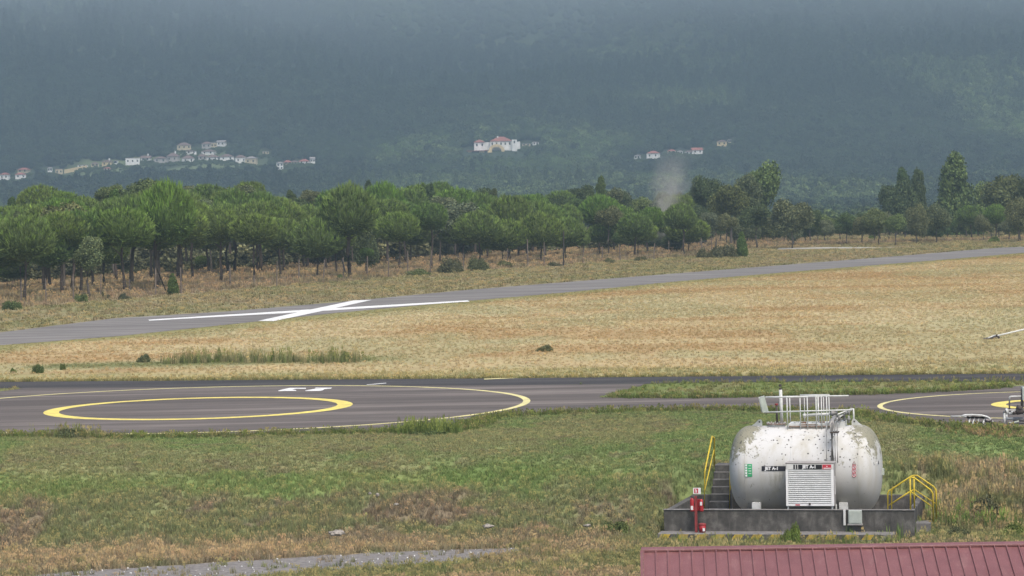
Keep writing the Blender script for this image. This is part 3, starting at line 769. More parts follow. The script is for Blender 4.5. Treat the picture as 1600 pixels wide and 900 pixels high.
def blobs_round(seed, n=13):
    rs = np.random.default_rng(seed); B = [(0, 0, 0, .55)]
    for i in range(n):
        a = rs.uniform(0, 6.28); e = rs.uniform(-.5, 1.0); rr = rs.uniform(.4, .66)
        B.append((math.cos(a) * rr * math.cos(e * .9), math.sin(a) * rr * math.cos(e * .9), rr * e * .95, rs.uniform(.24, .42)))
    return B
def blobs_cone(seed, n=20):
    rs = np.random.default_rng(seed); B = []
    for i in range(n):
        z = -0.95 + 1.9 * (i + .5) / n; rr = (1 - (z + 1) / 2) ** .5 * .52; a = rs.uniform(0, 6.28)
        B.append((math.cos(a) * rr * .8, math.sin(a) * rr * .8, z, .16 + .30 * (1 - (z + 1) / 2)))
        if i % 2 == 0: B.append((-math.cos(a) * rr * .6, -math.sin(a) * rr * .6, z, .14 + .26 * (1 - (z + 1) / 2)))
    return B
def blobs_bush(seed, n=9):
    rs = np.random.default_rng(seed); B = []
    for i in range(n):
        a = rs.uniform(0, 6.28); rr = rs.uniform(.1, .72)
        B.append((math.cos(a) * rr, math.sin(a) * rr, rs.uniform(.1, .55) * (1.1 - rr), rs.uniform(.26, .42)))
    return B
def mk(name, VFC, mat): return npmesh(name, VFC[0], VFC[1], mat, False, VFC[2], 'tint')
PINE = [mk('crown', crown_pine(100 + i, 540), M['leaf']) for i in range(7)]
OAK = [mk('crown', crown_leafy(200 + i, blobs_round(200 + i), 760, .085, g), M['leaf']) for i, g in enumerate([(.078, .098, .042), (.066, .092, .042), (.115, .13, .065), (.10, .115, .058), (.11, .15, .052), (.115, .14, .085)])]
CONE = [mk('crown', crown_leafy(300 + i, blobs_cone(300 + i), 1000, .075, g), M['leaf']) for i, g in enumerate([(.062, .09, .042), (.08, .12, .042), (.07, .095, .05)])]
BUSH = [mk('foliage', crown_leafy(400 + i, blobs_bush(400 + i), 520, .10, g), M['leaf']) for i, g in enumerate([(.085, .115, .045), (.085, .092, .055), (.12, .16, .05), (.12, .13, .07)])]

def trunk_mesh(seed, kind='pine'):
    rs = random.Random(seed); mb = MB()
    b = [(0, 0, -.03)]; x = y = 0
    for i in range(1, 6):
        x += rs.uniform(-.035, .035); y += rs.uniform(-.03, .03); b.append((x, y, i / 5))
    mb.tube(b, [.040, .031, .028, .025, .022, .016], 7)
    top = Vector(b[3])
    for k in range(5 if kind == 'pine' else 7):
        a = rs.uniform(0, 6.28); st = Vector(b[rs.choice((3, 4))]); ln = rs.uniform(.10, .2)
        mb.tube([st, st + Vector((math.cos(a) * ln * .5, math.sin(a) * ln * .5, ln * .45)), st + Vector((math.cos(a) * ln, math.sin(a) * ln, ln * .75))], [.014, .010, .005], 5)
    bmesh.ops.recalc_face_normals(mb.bm, faces=mb.bm.faces)
    me = bpy.data.meshes.new('trunk'); mb.bm.to_mesh(me); mb.bm.free()
    me.polygons.foreach_set('use_smooth', np.ones(len(me.polygons), bool)); return me
TRUNK = []; TRUNKP = []
for i in range(5):
    a = trunk_mesh(500 + i); a.materials.append(M['bark']); TRUNK.append(a)
    a = trunk_mesh(520 + i, 'oak'); a.materials.append(M['bark_pale']); TRUNKP.append(a)

_tc = [0]
def tree(name, x, y, z, h_trunk, cz, rx, rz_, crown, trunk, label, cat='tree', group=None, cdx=0, twid=1.0):
    """h_trunk: trunk height up into crown; cz: crown centre above ground; rx, rz_: crown radii"""
    e = empty(name, (x, y, z), 0, label, cat, group)
    t = bpy.data.objects.new('trunk', trunk); COL.objects.link(t); t.parent = e
    s = max(h_trunk, 1.2); t.scale = (s * twid, s * twid, s); t.rotation_euler = (0, 0, random.uniform(0, 6.28))
    c = bpy.data.objects.new('crown', crown); COL.objects.link(c); c.parent = e
    c.location = (cdx, 0, cz); c.scale = (rx, rx * random.uniform(.92, 1.08), rz_); c.rotation_euler = (random.uniform(-.06, .06), random.uniform(-.06, .06), random.uniform(0, 6.28))
    return e
ORD = ['first', 'second', 'third', 'fourth', 'fifth', 'sixth', 'seventh', 'eighth', 'ninth', 'tenth', 'eleventh', 'twelfth', 'thirteenth', 'fourteenth', 'fifteenth', 'sixteenth', 'seventeenth', 'eighteenth', 'nineteenth', 'twentieth']
def ordn(i):
    if i < 20: return ORD[i]
    t = {2: 'twenty', 3: 'thirty', 4: 'forty', 5: 'fifty', 6: 'sixty'}[(i + 1) // 10]; r_ = (i + 1) % 10
    return (t[:-1] + 'ieth') if r_ == 0 else t + '-' + ORD[r_ - 1]

def place(px, base_y, ccx, ccy, rx, ry):
    p = onz(px, base_y, 0.0); D = p.y; s = F / D
    c = ond(ccx, ccy, D)
    return p, c.z, rx / s, ry / s, c.x - p.x
# front row: px, base y, crown cx, cy, rx, ry
front = [(12, 452, 18, 425, 23, 14), (70, 461, 74, 385, 38, 46), (78, 452, 108, 372, 32, 44), (112, 452, 30, 372, 34, 44), (163, 449, 172, 385, 30, 42), (206, 447, 212, 352, 40, 48),
         (244, 454, 262, 340, 43, 58), (284, 433, 300, 358, 34, 44), (327, 431, 330, 368, 29, 30), (367, 428, 366, 338, 33, 42),
         (405, 427, 408, 342, 36, 42), (440, 417, 440, 386, 29, 21), (476, 421, 476, 362, 26, 34), (514, 417, 506, 364, 31, 33), (546, 434, 544, 336, 42, 48),
         (591, 414, 600, 330, 33, 46), (641, 411, 645, 361, 29, 32), (724, 411, 720, 360, 36, 31), (753, 405, 755, 338, 32, 36), (796, 407, 797, 340, 33, 36),
         (824, 403, 838, 347, 34, 34), (851, 405, 858, 345, 20, 24), (912, 402, 908, 375, 13, 12), (937, 400, 938, 367, 19, 17), (969, 397, 969, 373, 12, 11), (992, 403, 992, 355, 25, 23), (1012, 398, 1018, 345, 20, 22), (1045, 392, 1040, 350, 16, 20), (1066, 398, 1064, 342, 23, 24)]
front_order = sorted(range(len(front)), key=lambda i: front[i][0])
for rank, i in enumerate(front_order):
    px, by, ccx, ccy, rx, ry = front[i]
    p, cz, wx, wz, dx = place(px, by, ccx, ccy, rx, ry)
    size = 'tall broad' if wz > 2.5 else ('mid-height' if wz > 1.7 else 'small low')
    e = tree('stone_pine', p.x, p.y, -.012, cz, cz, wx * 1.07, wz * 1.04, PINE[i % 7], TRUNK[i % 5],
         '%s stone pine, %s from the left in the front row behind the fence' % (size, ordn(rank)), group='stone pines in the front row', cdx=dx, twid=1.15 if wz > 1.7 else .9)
for px, by, ccx, ccy, rx, ry in [(1518, 374, 1518, 339, 26, 19), (1556, 376, 1556, 337, 17, 19)]:
    p, cz, wx, wz, dx = place(px, by, ccx, ccy, rx, ry)
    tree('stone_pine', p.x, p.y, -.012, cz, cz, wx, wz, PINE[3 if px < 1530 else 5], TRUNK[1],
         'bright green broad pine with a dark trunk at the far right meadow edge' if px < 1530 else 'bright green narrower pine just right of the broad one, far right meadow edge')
# distinctive other trees
def named(name, px, by, ccx, ccy, rx, ry, crown, trunk, label, D=None, **kw):
    if D is None: p = onz(px, by, 0.0)
    else:
        p = ond(px, by, D); p.z = 0
    s = F / p.y; c = ond(ccx, ccy, p.y); g = float(H(p.x, p.y)) if p.y < 500 else float(HH(p.x, p.y))
    return tree(name, p.x, p.y, g, c.z - g, c.z - g, rx / s, ry / s, crown, trunk, label, cdx=c.x - p.x, **kw)
named('broadleaf_tree', 141, 466, 137, 400, 31, 32, OAK[5], TRUNKP[0], 'grey-green loose-leaved tree standing in front of the pines at the left')
named('round_sapling', 573, 433, 573, 396, 11, 9, PINE[2], TRUNK[2], 'tiny round pine sapling on a thin stem left of the tall forked pine', twid=.6)
named('round_sapling', 314, 428, 314, 408, 10, 9, PINE[4], TRUNK[3], 'tiny dark pine sapling between the trunks left of the forked pine', twid=.6)
right = [  # right group
 (1098, 372, 1100, 300, 30, 32, 'o', 1, 'dark olive oak with a broken top, leftmost of the tall right group', 470),
 (1116, 376, 1112, 350, 20, 20, 'o', 5, 'low grey-green tree behind the bright pine at the fence end', 430),
 (1133, 380, 1134, 349, 20, 20, 'o', 2, 'low grey-leaved tree with a pale leaning stem', 425),
 (1140, 374, 1140, 318, 36, 42, 'o', 0, 'large dark oak left of the tallest tree in the right group', 455),
 (1165, 372, 1166, 308, 28, 40, 'o', 3, 'dark tree pressed against the left side of the tallest broadleaf', 480),
 (1184, 372, 1186, 300, 42, 54, 'o', 4, 'tallest yellow-green broadleaf tree of the right group', 490),
 (1182, 378, 1181, 340, 29, 28, 'o', 0, 'round dark tree with a pale trunk in front of the tallest broadleaf', 440),
 (1236, 380, 1237, 343, 38, 36, 'o', 3, 'broad olive-brown round tree at the right end of the group', 436),
 (1266, 374, 1268, 345, 18, 25, 'o', 1, 'narrow dark tree just right of the broad olive-brown one', 470),
 (1292, 374, 1292, 358, 14, 16, 'o', 5, 'small pale green tree in the low gap of the tree line', 470),
 (1320, 374, 1322, 350, 22, 22, 'o', 1, 'low dark olive tree in the middle of the gap', 455),
 (1346, 374, 1346, 354, 16, 20, 'o', 3, 'small brownish tree right of the low olive one', 450),
 (1372, 372, 1372, 345, 24, 26, 'o', 2, 'yellowish-topped scrub oak below the dark pair', 448),
 (1398, 372, 1398, 352, 20, 20, 'o', 4, 'low light green tree beside the yellowish-topped oak', 440),
 (1398, 370, 1402, 320, 36, 48, 'o', 1, 'dark blue-green tree with a broad crown, left of the pointed pair', 520),
 (1434, 370, 1434, 312, 26, 46, 'c', 0, 'narrow pointed dark conifer beside the broad dark tree', 525),
 (1412, 370, 1410, 308, 26, 44, 'c', 2, 'pointed conifer tip rising over the broad dark tree', 530),
 (1430, 372, 1432, 345, 20, 30, 'o', 3, 'grey-brown scrub tree below the narrow pointed conifer', 445),
 (1462, 372, 1466, 343, 24, 32, 'o', 2, 'grey-brown tree left below the tall cone-shaped tree', 447),
 (1490, 370, 1492, 308, 56, 66, 'c', 1, 'tallest cone-shaped tree rising at the far right', 515),
 (1545, 370, 1550, 322, 34, 44, 'o', 4, 'olive tree between the cone-shaped tree and the big dark one', 530),
 (1575, 370, 1572, 308, 42, 48, 'o', 0, 'big dark spreading tree near the right edge of the photo', 505),
 (1590, 373, 1592, 338, 26, 34, 'o', 3, 'grey-brown tree with pale stems touching the right edge', 445),
 (1615, 372, 1618, 300, 32, 40, 'o', 1, 'dark tree mostly cut by the right edge of the photo', 500),
 (1536, 372, 1536, 350, 14, 20, 'o', 2, 'small grey-green tree between the two bright pines', 460)]
for px, by, ccx, ccy, rx, ry, k, ci, lab, D in right:
    p = ond(px, 300, D)
    named('conifer' if k == 'c' else 'broadleaf_tree', px, 300, ccx, ccy, rx, ry, (CONE[ci] if k == 'c' else OAK[ci]), TRUNKP[ci % 5], lab, D=D, group='trees on the far right meadow edge')
# low scrub band filling the far right meadow edge
k = 0
for px in np.arange(1088, 1640, 17):
    px = float(px) + random.uniform(-6, 6); D = random.uniform(452, 500); hh = random.uniform(3.4, 5.2); cr = random.choice(OAK)
    x = ond(px, 300, D).x; rx_ = random.uniform(1.5, 2.3)
    tree('scrub_tree', x, D, -.012, hh * .5, hh * .52, rx_, hh * .52, cr, random.choice(TRUNKP), '%s scrub tree, %s from left in the low band along the far right meadow edge' % ('rounded' if rx_ > 1.9 else 'narrow', ordn(k)), group='scrub trees along the far right meadow edge', twid=1.6); k += 1
# back rows behind the front pines
env_x = [-60, 0, 60, 150, 240, 360, 470, 540, 620, 700, 800, 870, 945, 1000, 1080, 1110]
env_y = [318, 312, 302, 292, 287, 290, 298, 298, 292, 284, 302, 294, 282, 306, 300, 292]
rowdesc = ['second row behind the front pines', 'third row of the wood', 'fourth row of the wood', 'rearmost row on the skyline']
for row in range(4):
    cand = []
    nb = (23, 28, 30, 36)[row]
    for k in range(nb):
        px = -40 + 1150 * (k + random.uniform(.2, .8)) / nb
        Df = float(np.interp(px, [a for a, b in FL], [p.y for p in FLw])); D = Df + (26, 52, 82, 120)[row] + random.uniform(-9, 9)
        cand.append((px, D))
    for rank, (px, D) in enumerate(cand):
        topy = np.interp(px, env_x, env_y) + (34, 20, 8, 0)[row] + random.uniform(-6, 14)
        if row == 3 and random.random() < .3: topy -= 7
        s = F / D; top = ond(px, topy, D).z
        right_side = sstep(820, 950, px)
        pine = random.random() < (.93, .88, .6, .4)[row] * (1 - .75 * right_side)
        cone_ = (not pine) and random.random() < .3
        ry_ = random.uniform(2.0, 2.9) if not cone_ else random.uniform(2.4, 3.2); rx_ = ry_ * (random.uniform(1.05, 1.3) if not cone_ else random.uniform(.55, .8))
        top = max(top, 5.0); ry_ = min(ry_, top * .42)
        x = ond(px, topy, D).x; cz = top - ry_ * .95
        kind = 'stone pine' if pine else ('slim pointed tree' if cone_ else 'olive-brown broadleaf tree')
        cr = random.choice(PINE) if pine else (random.choice(CONE) if cone_ else random.choice(OAK))
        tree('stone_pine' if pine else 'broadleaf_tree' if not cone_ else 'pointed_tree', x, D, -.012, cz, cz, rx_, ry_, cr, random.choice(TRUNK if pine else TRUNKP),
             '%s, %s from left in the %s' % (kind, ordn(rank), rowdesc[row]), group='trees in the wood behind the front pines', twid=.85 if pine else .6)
# shrubs
shr = [  # px, base y, rx px, h px, mesh, label
 (18, 484, 20, 22, 0, 'dark low bush at the fence foot by the left edge'),
 (127, 472, 15, 20, 0, 'dark green bush between two fence posts at the left'),
 (163, 466, 11, 14, 1, 'small dark bush right of the grey-green tree foot'),
 (194, 468, 14, 13, 1, 'low brown-green bush left of the braced fence post'),
 (532, 438, 6, 15, 0, 'slim green shrub left of the forked fence post'),
 (655, 431, 24, 14, 3, 'low scrub at the fence under the small round pine'),
 (702, 427, 30, 30, 1, 'large dark gorse bush below the centre pines'),
 (745, 423, 20, 26, 1, 'dark gorse bush adjoining the large one on its right'),
 (790, 418, 18, 14, 3, 'grey-green low bush right of the dark gorse'),
 (865, 416, 16, 9, 1, 'low dark tuft bush left of the black fence post'),
 (952, 411, 13, 10, 3, 'pale scrub bush below the pair of small pines'),
 (1003, 408, 14, 10, 1, 'dark low bush below the round pine right of centre'),
 (1100, 404, 19, 20, 1, 'left part of the dark mound of bushes at the fence end'),
 (1132, 403, 28, 26, 1, 'big dark mounded bush at the fence end'),
 (1362, 374, 9, 8, 2, 'small green bush in the far meadow edge gap'),
 (1552, 379, 14, 12, 2, 'blue-green bush under the far right pines'),
 (225, 566, 13, 17, 3, 'dark round shrub in the near edge of the hay field'),
 (310, 566, 8, 14, 2, 'green shrub second in the row of weeds'),
 (338, 566, 7, 11, 2, 'tiny green shrub third in the row of weeds'),
 (427, 566, 6, 22, 2, 'tall slender green weed in the row'),
 (541, 565, 12, 20, 2, 'bright green leafy clump ending the row of weeds'),
 (60, 583, 11, 22, 0, 'upright green shrub near the left end of the dark road'),
 (98, 578, 6, 17, 0, 'thin green shrub right of the upright one near the road'),
 (20, 582, 7, 10, 2, 'low green weed at the far left above the dark road'),
 (852, 549, 16, 14, 3, 'lone grey-green weed clump in the middle of the hay field'),
 (115, 684, 34, 20, 3, 'tall weed clump overlapping the near rim of the helipad'),
 (672, 680, 40, 15, 0, 'dense dark grass clump at the apron corner')]
for px, by, rx, hp, mi, lab in shr:
    p = onz(px, by, -.012); s = F / p.y
    e = empty('shrub', (p.x, p.y, float(H(p.x, p.y)) if p.y < 500 else 0), random.uniform(0, 6.28), lab, 'shrub')
    c = bpy.data.objects.new('foliage', BUSH[mi]); COL.objects.link(c); c.parent = e; c.scale = (rx / s, rx / s * .8, hp / s / .95); c.location = (0, 0, -.05)
    t = bpy.data.objects.new('stem', TRUNK[0]); COL.objects.link(t); t.parent = e; q = hp / s * .5; t.scale = (q, q, q)
def cone_shrub(px, by, rx, hp, lab):
    p = onz(px, by, -.012); s = F / p.y; e = empty('conical_shrub', (p.x, p.y, -.012), 0, lab, 'shrub')
    c = bpy.data.objects.new('foliage', CONE[1]); COL.objects.link(c); c.parent = e; c.scale = (rx / s * 1.5, rx / s * 1.5, hp / s / 2.1); c.location = (0, 0, hp / s / 2)
    t = bpy.data.objects.new('stem', TRUNK[0]); COL.objects.link(t); t.parent = e; q = hp / s * .5; t.scale = (q, q, q)
cone_shrub(270, 461, 9, 34, 'upright green conical shrub beside the braced fence post')
cone_shrub(1159, 402, 9, 40, 'bright green upright shrub at the right end of the dark mound')
# bank clumps in the foreground
fg = [(480, 690, 6, 3), ]
for i, (px, py, rx, hp, mi, lab) in enumerate([
    (1180, 826, 10, 20, 2, 'x')][:0]): pass
for px, py, z, rx, hp, mi, lab in [
    (1240, 850, -2.36, 13, 34, 2, 'tall leafy green weed in front of the containment wall below the cabinet'),
    (1228, 849, -2.36, 10, 22, 2, 'lower green weed left of the tallest one before the wall'),
    (962, 822, -1.9, 26, 26, 0, 'green clump on the bank left of the containment wall'),
    (1080, 775, -1.3, 16, 20, 2, 'grassy green clump behind the fire point on the bank'),
    (1062, 758, -1.0, 20, 20, 0, 'rough green clump at the top of the bank left of the stairs'),
    (1540, 790, -1.6, 34, 30, 1, 'reddish brown weed clump on the bank right of the yellow rails'),
    (1500, 820, -1.9, 22, 20, 3, 'grey-green weed clump low right of the yellow rails'),
    (1438, 806, -1.9, 14, 20, 0, 'green weeds against the right wall end under the rails'),
    (1580, 818, -1.9, 26, 24, 2, 'green weed clump at the right edge above the red roof')]:
    p = onz(px, py, z); s = F / p.y
    e = empty('weed_clump', (p.x, p.y, float(H(p.x, p.y)) - .03), random.uniform(0, 6.28), lab, 'weed')
    c = bpy.data.objects.new('foliage', BUSH[mi]); COL.objects.link(c); c.parent = e; c.scale = (rx / s * 1.1, rx / s * .9, hp / s * 1.25)

# ------------------------------------------------------------------ wire fence
def fpost(mb, px, by, ty, lean=0, r=.06):
    p = onz(px, by, 0); t = ond(px + lean, ty, p.y); mb.tube([(p.x, p.y, -.2), (t.x, t.y + .02, t.z)], [r, r * .85], 6); return p, t
fe = empty('wire_fence', tuple(onz(243, 464)), 0, 'wire fence on weathered wooden posts along the front of the pines', 'fence')
fposts = [(33, 472, 440, 0), (72, 474, 435, -1), (115, 471, 429, -1), (157, 466, 428, 1), (203, 459, 436, -1), (243, 463, 418, 0), (283, 458, 418, -1), (360, 449, 414, -1), (397, 447, 430, 0),
          (432, 448, 408, 1), (467, 441, 405, 0), (505, 440, 406, 2), (537, 437, 402, -1), (574, 434, 400, 0), (607, 433, 399, 0), (637, 431, 392, 0), (672, 427, 391, 2), (724, 424, 396, 0),
          (793, 415, 388, 0), (825, 417, 374, -1), (850, 415, 378, 0), (880.6, 416, 361, 0), (911, 412, 388, 0), (941, 408, 384, 0), (969, 408, 383, -1), (1021, 406, 380, 2), (1045, 399, 376, 0), (1070, 401, 374, -3), (1097, 401, 372, -1), (1112, 398, 370, 0)]
tops = []
inv = Vector(fe.location)
for i, (px, by, ty, ln) in enumerate(fposts):
    mb = MB(); a, t = fpost(mb, px, by, ty, ln, .10 if px == 880.6 else random.uniform(.055, .085))
    o = mb.build('post', M['dark_post'] if px in (880.6, 1070) else M['post_wood'], fe); o.location = -inv
    tops.append((a, t))
mb = MB(); a = onz(261.5, 458); b = ond(244, 418, onz(243, 463).y); mb.tube([(a.x, a.y, -.1), b], .07, 6); o = mb.build('brace', M['dark_post'], fe); o.location = -inv
mb = MB(); a = onz(543, 437); b = ond(534, 404, a.y); mb.tube([(a.x, a.y, -.1), b], .09, 6); o = mb.build('brace', M['dark_post'], fe); o.location = -inv
mb = MB()
for hfrac in (.3, .55, .8):
    for (a, t), (a2, t2) in zip(tops[:-1], tops[1:]):
        mb.tube([a.lerp(t, hfrac), a2.lerp(t2, hfrac)], .008, 3, cap=False)
o = mb.build('wire', M['wire'], fe); o.location = -inv

# ------------------------------------------------------------------ enclosure frame helpers
ZF = -2.15
def uvp(px, py, v):
    d = ray(px, py); o_ = Vector((0, 0, CAMZ)) - O
    t = (v - (o_.x * V.x + o_.y * V.y)) / (d.x * V.x + d.y * V.y)
    p = Vector((0, 0, CAMZ)) + d * t
    return (p - O).dot(U), v, p.z
def encl(name, label, cat, group=None):
    e = empty(name, (O.x, O.y, 0), -TH, label, cat, group); return e
bund = encl('containment_wall', 'low stained concrete containment wall round the white fuel tank, with striped kerb', 'containment wall')
LBK = 1.0  # the left wall leans a little right going back
w_ = .2
def slab(mb, a, b, z0, z1):   # a, b: (u,v) lists making a 4-gon
    mb.prism(a, z0, z1)
mb = MB(); mb.prism([(0, 0), (LB, 0), (LB, w_), (.03, w_)], -2.5, WT); mb.build('front_wall', M['concrete'], bund, bevel=.012)
mb = MB(); mb.prism([(.034, w_ + .003), (.034 + .21, w_ + .003), (.42, DB - w_ - .003), (.21, DB - w_ - .003)], -2.5, WT - .004); mb.build('side_wall', M['concrete'], bund, bevel=.012)
mb = MB(); mb.prism([(LB - w_, w_ + .003), (LB - .002, w_ + .003), (LB - .002, DB - w_ - .003), (LB - w_, DB - w_ - .003)], -2.5, WT - .004); mb.build('side_wall', M['concrete'], bund, bevel=.012)
mb = MB(); mb.prism([(.2, DB - w_), (LB, DB - w_), (LB, DB), (.2, DB)], -2.5, WT - .002); mb.build('back_wall', M['concrete'], bund, bevel=.012)
mb = MB(); mb.prism([(.2, w_), (LB - w_, w_), (LB - w_, DB - w_), (.4, DB - w_)], -2.5, ZF); mb.build('floor', M['coping'], bund)
mb = MB(); mb.box(-.02, LB + .02, -.028, w_ + .0, WT + .003, WT + .022); 
mb.build('coping', M['coping'], bund, bevel=.005)
mb = MB(); mb.prism([(-.1, -.78), (LB - .6, -.78), (LB - .6, -.003), (-.1, -.003)], -2.6, ZF - .02); mb.build('apron_slab', M['coping'], bund, bevel=.015)
st = mb
kerb_s = []
for k in range(14):
    mb = MB(); u0_ = -.02 + k * .60
    if u0_ + .35 > LB - .7: break
    mb.hexa([(u0_ - .06, -.786, ZF - .20), (u0_ + .24, -.786, ZF - .20), (u0_ + .36, -.786, ZF - .035), (u0_ + .06, -.786, ZF - .035)],
            [(u0_ - .06, -.781, ZF - .20), (u0_ + .24, -.781, ZF - .20), (u0_ + .36, -.781, ZF - .035), (u0_ + .06, -.781, ZF - .035)])
    kerb_s.append(mb.build('yellow_stripe', M['kerb_yellow'], bund))
    mb = MB(); u1 = u0_ + .30
    mb.hexa([(u1 - .06, -.786, ZF - .20), (u1 + .24, -.786, ZF - .20), (u1 + .36, -.786, ZF - .035), (u1 + .06, -.786, ZF - .035)],
            [(u1 - .06, -.781, ZF - .20), (u1 + .24, -.781, ZF - .20), (u1 + .36, -.781, ZF - .035), (u1 + .06, -.781, ZF - .035)])
    mb.build('black_stripe', M['concrete'], bund)
# right end step beyond the wall
us_ = uvp(1440, 800, .5)[0]
mb = MB(); mb.box(LB + .003, LB + .5, .3, 1.1, -2.5, -1.93); mb.build('step', M['coping'], bund, bevel=.01)

# stairs over the back wall
sx0 = uvp(1110.5, 760, 4.2)[0]; sx1 = uvp(1141, 760, 4.2)[0]
stair = encl('concrete_stairs', 'narrow dark concrete stairs climbing the bank behind the left end of the tank', 'stairs')
zt = -.50; vt = 5.55
for i in range(8):
    z1 = zt - i * .222; v0 = vt - i * .29 - .29
    if z1 < ZF: break
    mb = MB(); mb.box(sx0, sx1, v0, v0 + .285 + (.5 if i == 0 else 0), -2.5, z1); mb.build('step', M['concrete'], stair, bevel=.012)
    mb = MB(); mb.box(sx0 + .003, sx1 - .003, v0 - .008, v0 + .05, z1 - .025, z1 + .006); mb.build('nosing', M['coping'], stair)
def rail_set(name, uo, du, label, bu=0):
    e = encl(name, label, 'handrail')
    vb, vtp = 3.55, 5.45
    zb = ZF + .02; ztp = zt
    def P(px, py, v): return uvp(px + du, py, v)
    lowt = P(1101, 738, vb); lowb = P(1100, 779, vb); lowb = (lowb[0], vb, zb)
    hit = P(1112.5, 682, vtp); hi2 = P(1116, 684, vtp + .25); hib = (P(1116, 720, vtp + .25)[0], vtp + .25, zt - .1)
    mb = MB(); mb.tube([lowb, lowt, P(1103, 728, vb + .15), hit, hi2, hib], .028, 8); mb.build('top_rail', M['yellow_paint'], e, True)
    mb = MB(); mb.tube([P(1101, 766, vb), P(1115.5, 703, vtp + .2)], .02, 8); mb.build('mid_rail', M['yellow_paint'], e, True)
    return e
rail_set('stair_handrail', 0, 0, 'yellow tube handrail on the left side of the concrete stairs')
rail_set('stair_handrail', 0, 39.5, 'yellow tube handrail right of the stairs, half hidden by the tank end')

# yellow rails over the right wall
def crossing(dv, pts, label):
    e = encl('crossover_handrail', label, 'handrail')
    v = dv
    A = [uvp(a, b, v) for a, b in pts['top']]
    A[0] = (A[0][0], v, ZF); A[-1] = (A[-1][0], v, -1.85)
    mb = MB(); mb.tube(A, .026, 8); mb.build('top_rail', M['yellow_paint'], e, True)
    c = uvp(*pts['apex'], v); mb = MB(); mb.tube([(c[0], v, c[2]), (c[0], v, WT - .5 if c[0] > LB else WT)], .026, 8); mb.build('post', M['yellow_paint'], e, True)
    for seg in pts['mid']:
        mb = MB(); mb.tube([uvp(a, b, v) for a, b in seg], .018, 6); mb.build('mid_rail', M['yellow_paint'], e, True)
crossing(.12, dict(top=[(1387, 796), (1387, 771), (1389, 767), (1419, 747.5), (1424, 746), (1429, 747), (1454, 765.5), (1457.5, 771), (1458, 802)], apex=(1422, 747), mid=[[(1388, 790), (1421, 768)], [(1423, 768), (1457, 792)]]), 'front one of two yellow peaked handrails crossing the right wall')
crossing(.72, dict(top=[(1393, 793), (1393, 766), (1395, 763), (1424, 744), (1428, 743), (1433, 743), (1459, 760.5), (1462.5, 766), (1463, 798)], apex=(1428, 744), mid=[[(1394, 787), (1427, 765)], [(1429, 765), (1462, 787)]]), 'rear one of two yellow peaked handrails crossing the right wall')

# ------------------------------------------------------------------ fuel tank
TV = 2.55                       # axis v
tc_ = uvp(1259.5, 732.5, TV); TR = 1.445; TZ = tc_[2]; TU0 = tc_[0]
tank = empty('fuel_tank', tuple(O + U * TU0 + V * TV + Vector((0, 0, TZ))), -TH, 'large white horizontal fuel tank, lichen-stained, standing in the concrete enclosure', 'fuel tank')
def tl(px, py, v=None, dv=-1.45):      # tank-local point seen at px,py on plane v offset dv
    a = uvp(px, py, TV + dv if v is None else v); return (a[0] - TU0, a[1] - TV, a[2] - TZ)
HL = 1.86; CAP = .66
prof = []
for i in range(13):
    t = i / 12 * math.pi / 2; prof.append((-HL - CAP * math.cos(t), TR * (math.sin(t) ** .74)))
prof += [(-HL + .02, TR), (0, TR), (HL - .02, TR)]
for i in range(13):
    t = math.pi / 2 - i / 12 * math.pi / 2; prof.append((HL + CAP * math.cos(t), TR * (math.sin(t) ** .74)))
seg = 96; vv = []; ff = []
for (x, r_) in prof:
    for k in range(seg):
        a = 2 * math.pi * k / seg; dent = 1 + .004 * math.sin(3 * a + x * 2)
        vv.append((x, r_ * math.cos(a) * dent, r_ * math.sin(a) * dent))
for i in range(len(prof) - 1):
    for k in range(seg): ff.append((i * seg + k, i * seg + (k + 1) % seg, (i + 1) * seg + (k + 1) % seg, (i + 1) * seg + k))
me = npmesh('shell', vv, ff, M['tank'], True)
o = bpy.data.objects.new('shell', me); COL.objects.link(o); o.parent = tank
bm = bmesh.new(); bm.from_mesh(me); bmesh.ops.recalc_face_normals(bm, faces=bm.faces); bm.to_mesh(me); bm.free()
for x in (-HL, -.35, HL):
    mb = MB(); rr = TR + .004
    pts = [(x, rr * math.cos(a), rr * math.sin(a)) for a in [2 * math.pi * k / 64 for k in range(65)]]
    mb.tube(pts, .008, 5, cap=False); mb.build('weld_seam', M['tank'], tank, True)
for cxp in (1182, 1318):
    a = tl(cxp - 7, 777, dv=-1.15); b = tl(cxp + 7, 795, dv=-1.15); u0_, u1_ = a[0], b[0]; zb = ZF - TZ + .005
    mb = MB(); mb.box(u0_, u1_, -1.25, 1.25, zb, -TR * .80 if False else -1.0)
    mb.build('saddle', M['white_metal'], tank, bevel=.01)
    mb = MB(); mb.box(u0_ - .04, u1_ + .1, -1.29, 1.29, zb, zb + .05); mb.build('saddle_base', M['grey_metal'], tank)
for px_, sgn in ((1186, -1), (1336, 1)):
    a = tl(px_, 668, dv=0)[0]
    mb = MB(); z0 = math.sqrt(TR ** 2) - .04
    poly = [(-.30 * -sgn, z0), (-.12 * -sgn, z0 + .13), (-.02 * -sgn, z0 + .24), (.07 * -sgn, z0 + .25), (.11 * -sgn, z0 + .17), (.10 * -sgn, z0)]
    bot = [mb.bm.verts.new((a + p, -.02, q_)) for p, q_ in poly]; tp = [mb.bm.verts.new((a + p, .02, q_)) for p, q_ in poly]
    mb.bm.faces.new(bot); mb.bm.faces.new(tp[::-1])
    for i in range(6): mb.bm.faces.new((bot[i], bot[(i+1) % 6], tp[(i+1) % 6], tp[i]))
    lug = mb.build('lifting_lug', M['white_metal'], tank)
    mb = MB(); mb.tube([(a + .02 * sgn * -1, -.026, z0 + .17), (a + .02 * sgn * -1, .026, z0 + .17)], .03, 12); mb.build('lug_hole', M['dark_metal'], lug)
